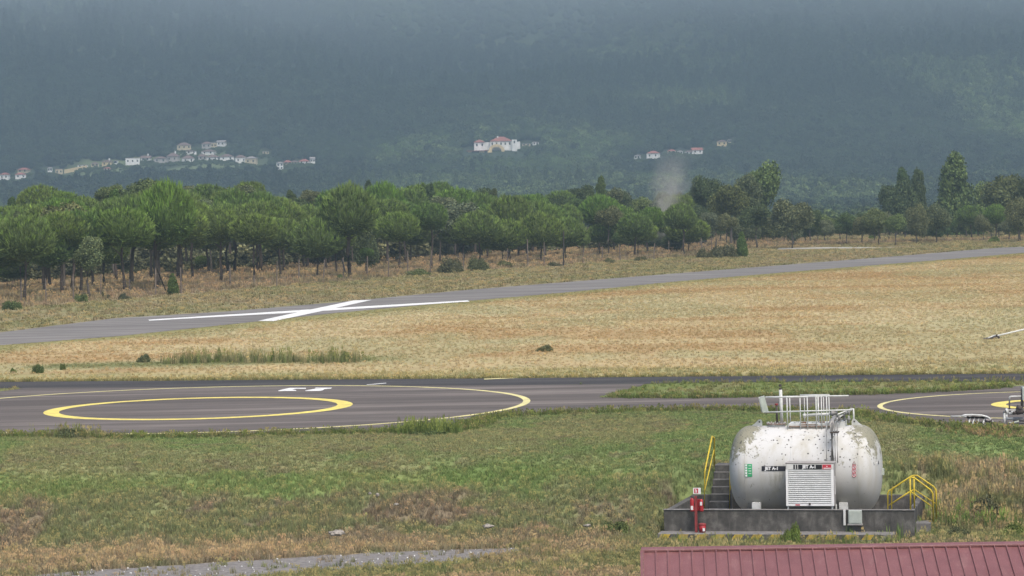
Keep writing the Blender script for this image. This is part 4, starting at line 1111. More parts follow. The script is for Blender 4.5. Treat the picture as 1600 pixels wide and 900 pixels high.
def flange(px0, px1, py, dv, h, mat, name='manhole'):
    a = tl(px0, py, dv=dv)[0]; b = tl(px1, py, dv=dv)[0]; c = (a + b) / 2; r_ = (b - a) / 2
    z0 = math.sqrt(max(TR ** 2 - dv ** 2, .1)) - .12
    mb = MB(); mb.tube([(c, dv, z0 - .05), (c, dv, z0 + h)], r_ * .85, 24); o1 = mb.build(name, mat, tank, False)
    mb = MB(); mb.tube([(c, dv, z0 + h), (c, dv, z0 + h + .035)], r_, 24); mb.build('flange', M['rust'], o1)
    for k in range(14):
        t = k / 14 * 6.283; mb = MB() if k == 0 else mb
        mb.tube([(c + r_ * .88 * math.cos(t), dv + r_ * .88 * math.sin(t), z0 + h - .02), (c + r_ * .88 * math.cos(t), dv + r_ * .88 * math.sin(t), z0 + h + .075)], .018, 6)
    mb.build('bolt', M['white_metal'], o1)
flange(1197, 1229, 662, 0, .17, M['white_metal'])
# walkway plate between
wa = tl(1232, 664, dv=-.42)[0]; wb = tl(1320, 664, dv=-.42)[0]
mb = MB(); mb.box(wa, wb - .45, -.45, .45, TR - .03, TR + .10); mb.build('walkway', M['white_metal'], tank, bevel=.008)
mb = MB(); mb.box(wa + .02, wb - .48, -.455, -.449, TR - .02, TR + .03); mb.box(wa + .4, wb - .9, -.457, -.450, TR + .05, TR + .085); mb.build('rust_band', M['rust'], tank)
mb = MB(); mb.box(wb - .43, wb, -.35, .35, TR - .05, TR + .16); mb.build('valve_plinth', M['white_metal'], tank, bevel=.01)
for k, (uu, vv2) in enumerate(((.25, -.3), (.5, -.33), (.85, -.3), (1.1, -.2))):
    mb = MB(); mb.tube([(wa + uu, vv2, TR + .10), (wa + uu, vv2, TR + .15)], .09, 14); mb.build('hatch_lid', M['rust'] if k % 2 else M['white_metal'], tank)
# top railings, front (v=-.55) and rear (v=+.55)
rail = MB()
def rl(pxa, pya, pxb, pyb, dv, r_=.022): rail.tube([tl(pxa, pya, dv=dv), tl(pxb, pyb, dv=dv)], r_, 8)
rl(1196, 620.3, 1326, 618.4, .50, .027); rl(1194, 644.2, 1330, 640.4, -.50, .024); rl(1250, 617.2, 1296, 616.7, .1, .02)
rl(1196, 621.2, 1262, 619.8, -.50, .022)
rail.build('guard_rail', M['white_metal'], tank, True)
for px_, r_, dv in ((1229.3, .020, -.5), (1233.8, .017, .5), (1249.8, .017, -.5), (1256.5, .013, .5), (1261, .018, -.5), (1274.7, .02, -.5), (1278, .026, .1), (1283, .017, -.5), (1286.5, .015, .5), (1291.2, .018, -.5), (1295, .018, .5)):
    a = tl(px_, 618.5, dv=dv); z0 = math.sqrt(TR ** 2 - dv ** 2) - .01
    mb = MB(); mb.tube([(a[0] + .01, dv, z0), a], r_, 8); mb.build('rail_post', M['white_metal'], tank, True)
mb = MB(); mb.tube([tl(1256, 649, dv=-.1), tl(1295, 647, dv=-.1)], .045, 8); mb.tube([tl(1255, 650, dv=-.1), tl(1259, 649, dv=-.1)], .075, 8); mb.build('cross_pipe', M['white_metal'], tank, True)
# bent plate at the left end of the railing
mb = MB(); P_ = [tl(1186, 622, dv=-.4), tl(1194, 618.5, dv=.3), tl(1201, 645, dv=.3), tl(1191, 644.5, dv=-.4)]
Q_ = [(p[0] + .015, p[1] - .03, p[2]) for p in P_]; mb.hexa(P_, Q_); mb.build('end_plate', M['pale_plate'], tank)
mb = MB(); mb.tube([tl(1194, 619, dv=.3), tl(1186, 621, dv=-.4), tl(1190, 644, dv=-.4)], .018, 6); mb.build('plate_frame', M['white_metal'], tank, True)
# vent pipes
a = tl(1219.5, 609, dv=.05); mb = MB(); mb.tube([(a[0] + .025, .05, TR), a], .055, 12); vp = mb.build('vent_pipe', M['white_metal'], tank, True)
b = tl(1219, 600.5, dv=.05); mb = MB(); mb.tube([a, (b[0], b[1], (a[2] + b[2]) / 2 - .02)], .045, 10); mb.tube([(b[0], b[1], (a[2] + b[2]) / 2 + .01), b], .05, 10); mb.build('vent_cap', M['dark_metal'], vp)
a = tl(1213.2, 633, dv=-.1); mb = MB(); mb.tube([(a[0] + .02, -.1, TR), a], .035, 10); vp = mb.build('vent_pipe', M['dark_metal'], tank, True)
b = tl(1213, 630.5, dv=-.1); mb = MB(); mb.tube([a, b], .055, 10); mb.build('vent_cap', M['red_dull'], vp)
# pipework coming down the front
PV = -1.52
def pipe(px_, r_, top, bot, mat='grey_metal'):
    a = tl(px_, top, dv=-.72); z = a[2]; x = tl(px_, 690, dv=PV)[0]
    mb = MB(); mb.tube([(x, -.2, TR + .12), (x, -.2, z), (x, -.35, z + .03), (x, PV + .15, z + .02), (x, PV, z - .1), (x, PV, tl(px_, bot, dv=PV)[2])], r_, 10)
    mb.build('pipe', M[mat], tank, True)
pipe(1291.3, .015, 662, 723); pipe(1300.0, .068, 655, 723); pipe(1304.6, .018, 658, 723); pipe(1308.4, .018, 660, 723)
x = tl(1304, 680, dv=PV)[0]
mb = MB(); a = tl(1297, 676, dv=PV - .08); b = tl(1309.5, 676, dv=PV - .08); mb.box(a[0], b[0], PV - .1, PV + .35, a[2] - .02, a[2] + .02); mb.build('pipe_clamp', M['dark_metal'], tank)
e_ = tl(1301, 650, dv=-.3)
mb = MB()
for k in range(7):
    c = (e_[0] + .04 + .075 * k, -.3 + random.uniform(-.1, .2), e_[2] - .05 + .02 * k + random.uniform(-.06, .06))
    mb.tube([c, (c[0] + .06, c[1], c[2] + .01)], random.uniform(.05, .10), 10)
for k in range(4):
    c = (e_[0] + .1 + .14 * k, -.2, TR + .1); mb.tube([c, (c[0], c[1], e_[2])], .035, 8); mb.tube([(c[0], c[1], c[2] + .1), (c[0], c[1], c[2] + .14)], .08, 10)
mb.build('valve_assembly', M['grey_metal'], tank, True)
mb = MB(); mb.tube([tl(1299, 649, dv=-.5), tl(1301, 645, dv=-.5), tl(1307, 645, dv=-.4)], .08, 12); mb.build('pipe_elbow', M['grey_metal'], tank, True)
mb = MB(); mb.tube([tl(1303, 657, dv=-.55), tl(1333, 638.5, dv=.3)], .028, 8); mb.tube([tl(1300, 651, dv=-.55), tl(1330, 639, dv=.1)], .024, 8); q = tl(1333.5, 638.5, dv=.3); mb.tube([q, (q[0] + .01, .3, TR - .04)], .028, 8); mb.build('stay_rail', M['white_metal'], tank, True)
# lettering and signs on the shell (follow the curve: v from z)
def onshell(z, off=.004): return -math.sqrt(max(TR ** 2 - z ** 2, 0)) - off
def curved_plate(pxa, pya, pxb, pyb, name, mat, off=.006):
    a = tl(pxa, pya, dv=-1.43); b = tl(pxb, pyb, dv=-1.43); n = 6; vv = []; ff = []
    for i in range(n + 1):
        z = b[2] + (a[2] - b[2]) * i / n
        for x in (a[0], b[0]): vv.append((x, onshell(z, off), z))
    for i in range(n): ff.append((2 * i, 2 * i + 1, 2 * i + 3, 2 * i + 2))
    o = bpy.data.objects.new(name, npmesh(name, vv, ff, mat)); COL.objects.link(o); o.parent = tank; return o, a, b
pl, a, b = curved_plate(1190, 728.2, 1227.5, 736, 'name_plate', M['black_plate'])
lt = text_mesh('JET A-1', .142, 'lettering', M['white_letter'], pl, ((tl(1206, 732, dv=-1.43)[0]), onshell(tl(1206, 732, dv=-1.43)[2], .014), tl(1206, 732, dv=-1.43)[2]), (R(90), 0, 0), bold=.0075)
pl, a, b = curved_plate(1168, 725, 1175.5, 745, 'green_sign', M['green_sign'])
mb = MB()
for k in range(5):
    z = a[2] + (b[2] - a[2]) * (k + .5) / 5; mb.box(a[0] - .075, a[0] - .015, onshell(z, .02), onshell(z, .002), z - .033, z + .03)
mb.build('sign_characters', M['white_letter'], pl)
mb = MB()
for k in range(5):
    z = a[2] + (b[2] - a[2]) * (k + .5) / 5; mb.box(a[0] - .09, a[0] - .004, onshell(z, .014), onshell(z, .002), z - .042, z + .042)
mb.build('sign_strip', M['green_sign'], pl)
mb = MB()
for k in range(4):
    z = a[2] + (b[2] - a[2]) * (k + .7) / 5; mb.box(a[0] + .03, b[0] - .03, onshell(z, .012), onshell(z, .002), z - .008, z + .008)
mb.build('sign_bar', M['white_letter'], pl)
# warning pictograms
wz = empty('x'); bpy.data.objects.remove(wz)
def onz_cap(px_, py_):
    return tl(px_, py_, dv=-1.38)
cpx = 1334.6
for k, py_ in enumerate((729.6, 735.8, 742.2)):
    c = tl(cpx, py_, dv=-1.42); yy = onshell(c[2], .012); R1 = .062
    mb = MB(); mb.tube([(c[0], yy + .01, c[2]), (c[0], yy, c[2])], R1 * .92, 24); d0 = mb.build('prohibition_sign', M['white_letter'], tank)
    mb = MB(); pts = [(c[0] + R1 * math.cos(t), yy - .004, c[2] + R1 * math.sin(t)) for t in [6.2832 * j / 24 for j in range(25)]]
    mb.tube(pts, .0085, 5, cap=False); mb.tube([(c[0] - R1 * .7, yy - .005, c[2] + R1 * .7), (c[0] + R1 * .7, yy - .005, c[2] - R1 * .7)], .006, 5); mb.build('red_ring', M['red_sign'], d0)
    mb = MB(); mb.box(c[0] - .012, c[0] + .012, yy - .003, yy - .001, c[2] - .035, c[2] + .035) if k != 2 else mb.box(c[0] - .03, c[0] + .02, yy - .003, yy - .001, c[2] - .015, c[2] + .025); mb.build('pictogram', M['black_plate'], d0)
c = tl(cpx, 723.8, dv=-1.42); yy = onshell(c[2], .012)
mb = MB(); q_ = [(c[0] - .06, yy, c[2] - .045), (c[0] + .06, yy, c[2] - .045), (c[0], yy, c[2] + .065)]
mb.tube(q_ + [q_[0]], .010, 5); mb.build('warning_triangle', M['red_dull'], tank)
# black plate and bracket on the right cap
def capx(y, z):
    rr = math.hypot(y, z); s_ = (rr / TR) ** (1 / .74); return HL + CAP * math.sqrt(max(1 - s_ ** 2, 0))
c = tl(1366, 724, dv=-.9); zc = c[2]
mb = MB(); ya, yb = -1.06, -.66
mb.hexa([(capx(ya, zc) + .012, ya, zc - .05), (capx(yb, zc) + .012, yb, zc - .05), (capx(yb, zc + .1) + .012, yb, zc + .05), (capx(ya, zc + .1) + .012, ya, zc + .05)],
        [(capx(ya, zc) - .03, ya, zc - .05), (capx(yb, zc) - .03, yb, zc - .05), (capx(yb, zc + .1) - .03, yb, zc + .05), (capx(ya, zc + .1) - .03, ya, zc + .05)])
pl = mb.build('name_plate', M['black_plate'], tank)
ang = math.atan2(yb - ya, capx(yb, zc) - capx(ya, zc)); ym = (ya + yb) / 2
text_mesh('JET', .11, 'lettering', M['white_letter'], pl, ((capx(ya, zc) + capx(yb, zc)) / 2 + .035, ym - .015, zc + .0), (R(90), 0, ang), bold=.003)
mb = MB(); mb.box(HL + CAP - .02, HL + CAP + .07, -.1, .08, tl(1375, 737, dv=0)[2] - .1, tl(1375, 737, dv=0)[2] + .1); mb.build('gauge_bracket', M['pale_plate'], tank)

# ------------------------------------------------------------------ dispensing cabinet
CV = .36
ca = uvp(1227.5, 724.5, CV); cb = uvp(1303.5, 790.5, CV); cab_u0, cab_u1 = ca[0], cb[0]; cz1, cz0 = ca[2], cb[2]; cd = .64
cab = encl('pump_cabinet', 'pale metal fuel dispensing cabinet with a roller shutter in front of the tank', 'cabinet')
mb = MB(); mb.box(cab_u0, cab_u1, CV, CV + cd, cz0, cz1); mb.build('body', M['cabinet_side'], cab, bevel=.012)
mb = MB(); mb.box(cab_u0 - .02, cab_u1 + .02, CV - .03, CV + cd + .02, cz1 + .002, cz1 + .03); mb.build('roof', M['cabinet_side'], cab, bevel=.006)
W_ = cab_u1 - cab_u0; bz = cz1 - .19
mb = MB(); mb.box(cab_u0, cab_u0 + .075, CV - .025, CV - .002, cz0, bz); mb.box(cab_u1 - .09, cab_u1 - .0, CV - .025, CV - .002, cz0, bz); mb.box(cab_u0 + .077, cab_u1 - .092, CV - .024, CV - .002, cz0, cz0 + .07)
mb.build('frame', M['white_letter'], cab)
mb = MB(); ns = 17; z0 = cz0 + .072; hgt = (bz - z0) / ns
for k in range(ns):
    za = z0 + k * hgt; n_ = 5
    for j in range(n_):
        t0_, t1_ = j / n_, (j + 1) / n_
        f0 = .022 * math.sin(math.pi * t0_) ** .6; f1 = .022 * math.sin(math.pi * t1_) ** .6
        mb.quad((cab_u0 + .078, CV - .006 - f0, za + t0_ * hgt * .93), (cab_u1 - .093, CV - .006 - f0, za + t0_ * hgt * .93), (cab_u1 - .093, CV - .006 - f1, za + t1_ * hgt * .93), (cab_u0 + .078, CV - .006 - f1, za + t1_ * hgt * .93))
mb.build('roller_shutter', M['slat'], cab)
mb = MB(); mb.box(cab_u0 + .02, cab_u1, CV - .028, CV - .002, bz + .002, cz1 - .012); band = mb.build('sign_band', M['cabinet'], cab)
def ux(px_): return uvp(px_, 731, CV)[0]
def bandbox(pa, pb, name, mat, zlo=.012, zhi=.03):
    mb = MB(); mb.box(ux(pa), ux(pb), CV - .034, CV - .0285, bz + zlo, cz1 - zhi); return mb.build(name, mat, band)
bandbox(1247.3, 1284.5, 'black_panel', M['black_plate']); bandbox(1239.8, 1242.3, 'black_bar', M['black_plate']); bandbox(1243.8, 1246.0, 'black_bar', M['black_plate'])
bandbox(1285.2, 1299.0, 'red_label', M['red_sign'])
mb = MB(); mb.box(ux(1287), ux(1298.4), CV - .037, CV - .0345, bz + .03, bz + .055); mb.box(ux(1291.5), ux(1293), CV - .037, CV - .0345, bz + .09, bz + .12); mb.build('label_text', M['white_letter'], band)
text_mesh('JET A-1', .142, 'lettering', M['white_letter'], band, (ux(1264.8), CV - .039, (bz + cz1) / 2 - .008), (R(90), 0, 0), bold=.0075)
mb = MB(); mb.box(ux(1242), ux(1249), CV - .03, CV - .0255, cz0 + .015, cz0 + .055); mb.build('red_label', M['red_sign'], cab)
mb = MB(); mb.box(ux(1263), ux(1266), CV - .06, CV - .0245, cz0 + .03, cz0 + .10); mb.build('lock_handle', M['dark_metal'], cab)
for uu in (cab_u0 + .03, cab_u1 - .09, cab_u1 - .02):
    mb = MB(); vv2 = CV + (cd - .08 if uu > cab_u1 - .05 else .02); mb.box(uu, uu + .05, vv2, vv2 + .05, ZF, cz0 - .002); mb.build('leg', M['white_metal'], cab)
mb = MB(); mb.box(cab_u1 + .002, cab_u1 + .014, CV + .25, CV + .33, cz0 + .35, cz0 + .95); mb.build('side_label', M['white_letter'], cab)

# junction box and conduit on the wall front
jb = encl('junction_box', 'pale grey electrical box mounted on the front of the containment wall', 'electrical box')
a = uvp(1325.5, 797.5, -.17); b = uvp(1346.8, 818.5, -.17)
mb = MB(); mb.box(a[0], b[0], -.20, -.032, b[2], a[2]); bx_ = mb.build('box_body', M['grey_box'], jb, bevel=.01)
mb = MB(); mb.box(a[0] + .03, b[0] - .03, -.212, -.202, b[2] + .03, a[2] - .03); mb.build('lid', M['grey_box'], jb, bevel=.004)
mb = MB(); mb.box(a[0] - .03, b[0] + .02, -.22, -.03, b[2] - .04, b[2] - .003); mb.build('bracket', M['cabinet_side'], jb)
a = uvp(1317.5, 797, -.1); b = uvp(1321.5, 821, -.1)
cd_ = encl('conduit', 'narrow pale metal conduit cover beside the electrical box on the wall', 'conduit')
mb = MB(); mb.box(a[0], b[0], -.11, -.031, b[2], WT + .03); mb.build('cover', M['cabinet'], cd_, bevel=.006)

# ------------------------------------------------------------------ fire point
FV = -.38
def fp(px_, py_, v=FV): return uvp(px_, py_, v)
fpz = encl('fire_point_post', 'red steel post with a fire extinguisher sign in front of the wall', 'sign post')
a = fp(1085.0, 775); b = fp(1090.5, 831); mb = MB(); mb.box(a[0], b[0] - .01, FV - .05, FV + .04, ZF - .02, a[2]); mb.build('post', M['red_dull'], fpz, bevel=.006)
a = fp(1083, 762.3, FV - .05); b = fp(1095, 771.8, FV - .05); mb = MB(); mb.box(a[0], b[0], FV - .062, FV - .043, b[2], a[2]); sp = mb.build('sign_plate', M['white_letter'], fpz)
mb = MB(); a2 = fp(1084.6, 763.3, FV - .05); b2 = fp(1091, 770.6, FV - .05); mb.box(a2[0], b2[0], FV - .066, FV - .0625, b2[2], a2[2]); mb.build('red_field', M['red_sign'], sp)
mb = MB(); c = ((a2[0] + b2[0]) / 2, (a2[2] + b2[2]) / 2); mb.box(c[0] - .02, c[0] + .02, FV - .07, FV - .0665, c[1] - .055, c[1] + .035); mb.box(c[0] - .035, c[0] + .0, FV - .07, FV - .0665, c[1] + .036, c[1] + .05); mb.build('extinguisher_symbol', M['white_letter'], sp)
a = fp(1082, 774, FV - .03); b = fp(1094, 776, FV); 
def exting(px0, px1, py0, py1, label, lab0):
    a = fp(px0, py0, FV); b = fp(px1, py1, FV); c = (a[0] + b[0]) / 2; r_ = (b[0] - a[0]) / 2
    e = encl('fire_extinguisher', label, 'fire extinguisher')
    h = a[2] - b[2]; z = b[2]
    prof = [(r_ * .9, 0), (r_, .03), (r_, h * .74), (r_ * .8, h * .84), (r_ * .4, h * .9), (r_ * .3, h * .93)]
    mb = MB(); mb.tube([(c, FV - .01, z + q[1]) for q in prof], [q[0] for q in prof], 14); body = mb.build('cylinder', M['red_paint'], e, True)
    mb = MB(); mb.tube([(c, FV - .01, z + h * .9), (c, FV - .01, z + h)], .03, 8); mb.box(c - .06, c + .05, FV - .03, FV + .01, z + h * .95, z + h * 1.0); mb.build('valve', M['dark_metal'], e)
    mb = MB(); mb.tube([(c, FV - .02, z + h * .95), (c + r_ * .95, FV - .04, z + h * .85), (c + r_ * 1.05, FV - .05, z + h * .4)], .014, 6); mb.build('hose', M['dark_metal'], e, True)
    mb = MB(); mb.box(c - r_ * .5, c + r_ * .45, FV - .012 - r_ - .004, FV - .008 - r_ * .7, z + h * lab0, z + h * (lab0 + .26)); mb.build('white_label', M['white_letter'], e)
exting(1078, 1085.6, 775.5, 799, 'red fire extinguisher hanging on the left of the red post', .12)
exting(1092.5, 1099.6, 777.5, 799, 'red fire extinguisher hanging on the right of the red post', .45)
a = fp(1080, 780, FV + .05); b = fp(1098, 798, FV + .05); mb = MB(); mb.box(a[0], b[0], FV + .045, FV + .14, b[2], a[2]); mb.build('backing_board', M['red_paint'], fpz, bevel=.006)
bu = encl('fire_bucket', 'red lidded sand bucket at the foot of the red post', 'bucket')
a = fp(1091, 817.5); b = fp(1103.8, 829.5); c = (a[0] + b[0]) / 2; r_ = (b[0] - a[0]) / 2 * .92; z0 = ZF - .018
mb = MB(); mb.tube([(c, FV, z0), (c, FV, z0 + .25)], [r_ * .82, r_], 18); mb.build('pail', M['red_paint'], bu, True)
mb = MB(); mb.tube([(c, FV, z0 + .252), (c, FV, z0 + .275), (c, FV, z0 + .30)], [r_ * 1.12, r_ * 1.1, r_ * .5], 18); mb.build('lid', M['red_dull'], bu)
mb = MB(); mb.box(c + .03, c + .10, FV - r_ * .95 - .02, FV - r_ * .8, z0 + .05, z0 + .15); mb.build('label', M['white_letter'], bu)

# ------------------------------------------------------------------ objects at the right edge
def flatobj(px, py, z=0): return onz(px, py, z)
p0 = onz(1502, 665, 0.0)
wr = empty('ribbed_frame', (p0.x, p0.y, 0), 0, 'collapsed white ribbed frame with torn grey sheeting lying in the grass by the right helipad', 'frame')
D0 = p0.y + .3
def wp(px, py, dd=0):
    p = ond(px, py, D0 + dd); return (p.x - p0.x, p.y - p0.y, max(p.z, .01))
mb = MB(); mb.tube([wp(1502, 650.5), wp(1508, 648.5), wp(1520, 648.2), wp(1534, 649), wp(1543, 651.5), wp(1549, 656), wp(1553, 664)], .035, 7)
mb.tube([wp(1505, 651, 1), wp(1520, 650.3, 1), wp(1538, 651.5, 1), wp(1547, 655, 1), wp(1552, 663, 1)], .03, 7); mb.build('spine', M['white_metal'], wr, True)
for k, (xa, xb) in enumerate(((1517.5, 1513.5), (1524.5, 1519.5), (1532, 1526.5), (1541, 1535.5))):
    mb = MB(); mb.tube([wp(xa, 650, .5), wp((xa + xb) / 2 - .3, 656, .1), wp(xb, 665, -.1)], .03, 6); mb.build('rib', M['white_metal'], wr, True)
mb = MB(); n_ = 9
import itertools
G = {}
for i in range(n_):
    for j in range(5):
        px_ = 1511 + 39 * i / (n_ - 1); p = wp(px_ + random.uniform(-1, 1), 649.5 + j * .9 + random.uniform(-.8, .8) + (i / n_) ** 3 * 5, .1 + j * .25); G[i, j] = mb.bm.verts.new(p)
for i in range(n_ - 1):
    for j in range(4): mb.bm.faces.new((G[i, j], G[i+1, j], G[i+1, j+1], G[i, j+1]))
G = {}
for i in range(5):
    for j in range(6):
        px_ = 1539 + 13 * i / 4 - j * .6; p = wp(px_ + random.uniform(-1, 1), 653 + j * 2.4 + i * .8 + random.uniform(-.8, .8), random.uniform(-.15, .25)); G[i, j] = mb.bm.verts.new(p)
for i in range(4):
    for j in range(5): mb.bm.faces.new((G[i, j], G[i+1, j], G[i+1, j+1], G[i, j+1]))
o = mb.build('torn_sheet', M['roof_grey'], wr); sm = o.modifiers.new('thick', 'SOLIDIFY'); sm.thickness = .02
mb = MB(); mb.tube([wp(1485, 650.5, .4), wp(1503, 650.3, .3)], .025, 6); mb.build('tail_rod', M['white_metal'], wr, True)

p0 = onz(1583, 664, 0.0); D0 = p0.y
ps = empty('pipe_stand', (p0.x, p0.y, 0), 0, 'rusty grey pipe stand with valves and a pale upright box at the right edge', 'pipe stand')
def T_(name, pts, r_, mat='grey_metal', seg=8):
    mb = MB(); mb.tube([wp(*p) for p in pts], r_, seg); return mb.build(name, M[mat], ps, True)
T_('leg', [(1569.5, 645), (1569.5, 664)], .045, 'white_metal'); T_('leg', [(1612, 645), (1612, 664)], .045, 'white_metal')
T_('leg', [(1573, 644, 1.2), (1573, 660, 1.2)], .035, 'white_metal')
T_('table_rail', [(1568, 645), (1574, 641), (1614, 642)], .05); T_('table_rail', [(1570, 646, .5), (1614, 646.5, .5)], .04, 'white_metal')
T_('lower_rail', [(1572, 654.5, .6), (1614, 653.5, .4)], .05, 'white_metal'); T_('lower_tray', [(1583, 655.5, .3), (1594, 655.3, .3), (1612, 654.8, .3)], .09, 'grey_metal')
T_('loop_hose', [(1577, 662.5), (1576, 660), (1581, 661), (1592, 658)], .03, 'pale_plate'); T_('upright', [(1577.3, 643), (1577.3, 628)], .03, 'dark_metal')
T_('upright', [(1577.3, 628), (1577.3, 621), (1579, 619.5), (1596, 619.3)], .03, 'white_metal')
T_('mast', [(1597, 645), (1597, 608)], .05, 'dark_metal')
mb = MB(); mb.tube([wp(1593, 640), wp(1593.5, 634)], [.14, .10], 12); mb.tube([wp(1588, 643), wp(1598, 641)], .13, 12); mb.tube([wp(1589, 639), wp(1591, 633)], .05, 8); mb.tube([wp(1595, 644), wp(1604, 640)], .09, 10); mb.tube([wp(1582, 645), wp(1590, 644)], .08, 10); mb.build('valve', M['dark_metal'], ps, True)
mb = MB(); mb.tube([wp(1572, 643), wp(1575, 642)], .11, 12); mb.tube([wp(1580, 643.5), wp(1585, 643)], .06, 10); mb.tube([wp(1596, 640), wp(1598, 639)], .1, 12); mb.build('handwheel', M['white_metal'], ps)
a = wp(1596.5, 604.5); b = wp(1614, 625); mb = MB(); mb.box(a[0], b[0], a[1] - .1, a[1] + .15, b[2], a[2]); mb.build('upright_box', M['grey_box'], ps, bevel=.012)

# long pole with a blade-like tip over the hay
a = onz(1541, 532, 0.0); D0 = a.y; 
def bp_(px, py, dd): return Vector(ond(px, py, D0 + dd)) - a
mast = empty('lowered_pole', tuple(a), 0, 'long white pole with a dark blade-like tip low over the hay, right edge', 'pole')
mb = MB(); mb.tube([bp_(1557, 524.8, 2), bp_(1600, 514.8, 4.5), bp_(1650, 503, 8)], .05, 8); mb.build('pole', M['white_metal'], mast, True)
mb = MB(); A_ = [bp_(1537.5, 529.8, .8), bp_(1544, 529.9, 1.0), bp_(1561, 526.0, 2.2), bp_(1560, 524.6, 2.2)]; mb.hexa(A_, [p + Vector((0, .45, .02)) for p in A_]); mb.build('blade_tip', M['dark_metal'], mast)
mb = MB(); mb.tube([bp_(1544, 527.8, 1.1), bp_(1555, 523.6, 1.9)], .035, 6); mb.build('white_edge', M['white_metal'], mast, True)
mb = MB(); mb.tube([bp_(1559, 525.2, 2.0), bp_(1561.5, 528.5, 2.0)], .07, 6); mb.tube([bp_(1556, 524, 2), bp_(1558, 525, 2)], .09, 6); mb.build('clamp', M['dark_metal'], mast, True)
f_ = bp_(1650, 503, 8); mb = MB(); mb.tube([f_, Vector((f_.x, f_.y, 0))], .08, 8); mb.build('support_post', M['grey_metal'], mast, True)

# ------------------------------------------------------------------ red sheet-metal roof in the foreground
D1 = 68.0
ra = ond(1005, 860.5, D1); th2 = R(2.5)
rf = empty('metal_shed', (ra.x, ra.y, 0), -th2, 'foreground shed under a dull red standing-seam metal roof', 'shed')
zr = ra.z; sl_ = math.tan(R(17)); RL = 13.0; RW = 4.2
mb = MB(); mb.hexa([(0, -RW, zr - RW * sl_ - .04), (RL, -RW, zr - RW * sl_ - .04), (RL, 0, zr - .04), (0, 0, zr - .04)], [(0, -RW, zr - RW * sl_), (RL, -RW, zr - RW * sl_), (RL, 0, zr), (0, 0, zr)]); roofp = mb.build('roof', M['roof_sheet'], rf)
mb = MB(); x = .0
while x < RL:
    w2 = .014
    mb.hexa([(x, -RW, zr - RW * sl_ + .001), (x + w2 * 2, -RW, zr - RW * sl_ + .001), (x + w2 * 2, -.10, zr - .10 * sl_ + .001), (x, -.10, zr - .10 * sl_ + .001)],
            [(x, -RW, zr - RW * sl_ + .045), (x + w2 * 2, -RW, zr - RW * sl_ + .045), (x + w2 * 2, -.10, zr - .10 * sl_ + .045), (x, -.10, zr - .10 * sl_ + .045)])
    x += .278
mb.build('seam', M['roof_sheet'], roofp)
mb = MB(); mb.hexa([(-.05, -.11, zr - .02), (RL, -.11, zr - .02), (RL, .1, zr - .05), (-.05, .1, zr - .05)], [(-.05, -.11, zr + .035), (RL, -.11, zr + .035), (RL, .1, zr + .075), (-.05, .1, zr + .075)]); mb.build('ridge_cap', M['roof_sheet'], roofp, bevel=.01)
mb = MB(); mb.hexa([(-.07, -RW, zr - RW * sl_ - .12), (-.005, -RW, zr - RW * sl_ - .12), (-.005, -.1, zr - .16), (-.07, -.1, zr - .16)], [(-.07, -RW, zr - RW * sl_ + .05), (-.005, -RW, zr - RW * sl_ + .05), (-.005, -.1, zr + .02), (-.07, -.1, zr + .02)]); mb.build('verge_trim', M['roof_sheet'], roofp)
mb = MB(); gz = -2.9
mb.hexa([(.15, -RW + .2, gz), (RL - .2, -RW + .2, gz), (RL - .2, -.05, gz), (.15, -.05, gz)], [(.15, -RW + .2, zr - RW * sl_ - .0), (RL - .2, -RW + .2, zr - RW * sl_ - .0), (RL - .2, -.05, zr - .08), (.15, -.05, zr - .08)]); mb.build('wall', M['wall_beige'], rf)

# ------------------------------------------------------------------ stones
def stone(px, py, wpx, hpx, lab, z=None):
    p = onz(px, py, -1.0)
    for _ in range(12):
        zz = float(H(p.x, p.y)); p = onz(px, py, zz)
    s = F / p.y; bm = bmesh.new(); bmesh.ops.create_icosphere(bm, subdivisions=3, radius=1)
    for v_ in bm.verts: v_.co *= 1 + .25 * (float(vnoise(v_.co.x * 5 + px, v_.co.y * 5 + v_.co.z * 4)) - .5) * 2 + .35 * (float(vnoise(v_.co.x * 2 + px, v_.co.y * 2 + v_.co.z)) - .5) * 2
    bmesh.ops.scale(bm, vec=(wpx / s / 2, wpx / s / 2.4, hpx / s / 2.0), verts=bm.verts)
    me = bpy.data.meshes.new('stone'); bm.to_mesh(me); bm.free(); me.materials.append(M['stone'])
    o = bpy.data.objects.new('stone', me); COL.objects.link(o); o.location = (p.x, p.y, zz + .02); tag(o, lab, 'stone')
stone(526, 834, 26, 9, 'largest flat pale stone lying in the grass at the foot of the bank')
stone(762, 823, 15, 6, 'flat pale stone near the foot of the bank, left of the wall')
stone(590, 774, 6, 5, 'white stone, right one of a pair high on the bank')
stone(578, 772, 5, 4, 'white stone, left one of a pair high on the bank')
stone(619, 789, 7, 4, 'small pale stone below the pair on the bank')
stone(918, 822, 13, 4, 'thin pale slab lying on the bank left of the wall')
stone(1086, 711, 4, 4, 'tiny white stone on the lawn left of the stairs')
stone(1568, 615, 9, 4, 'x') if False else None
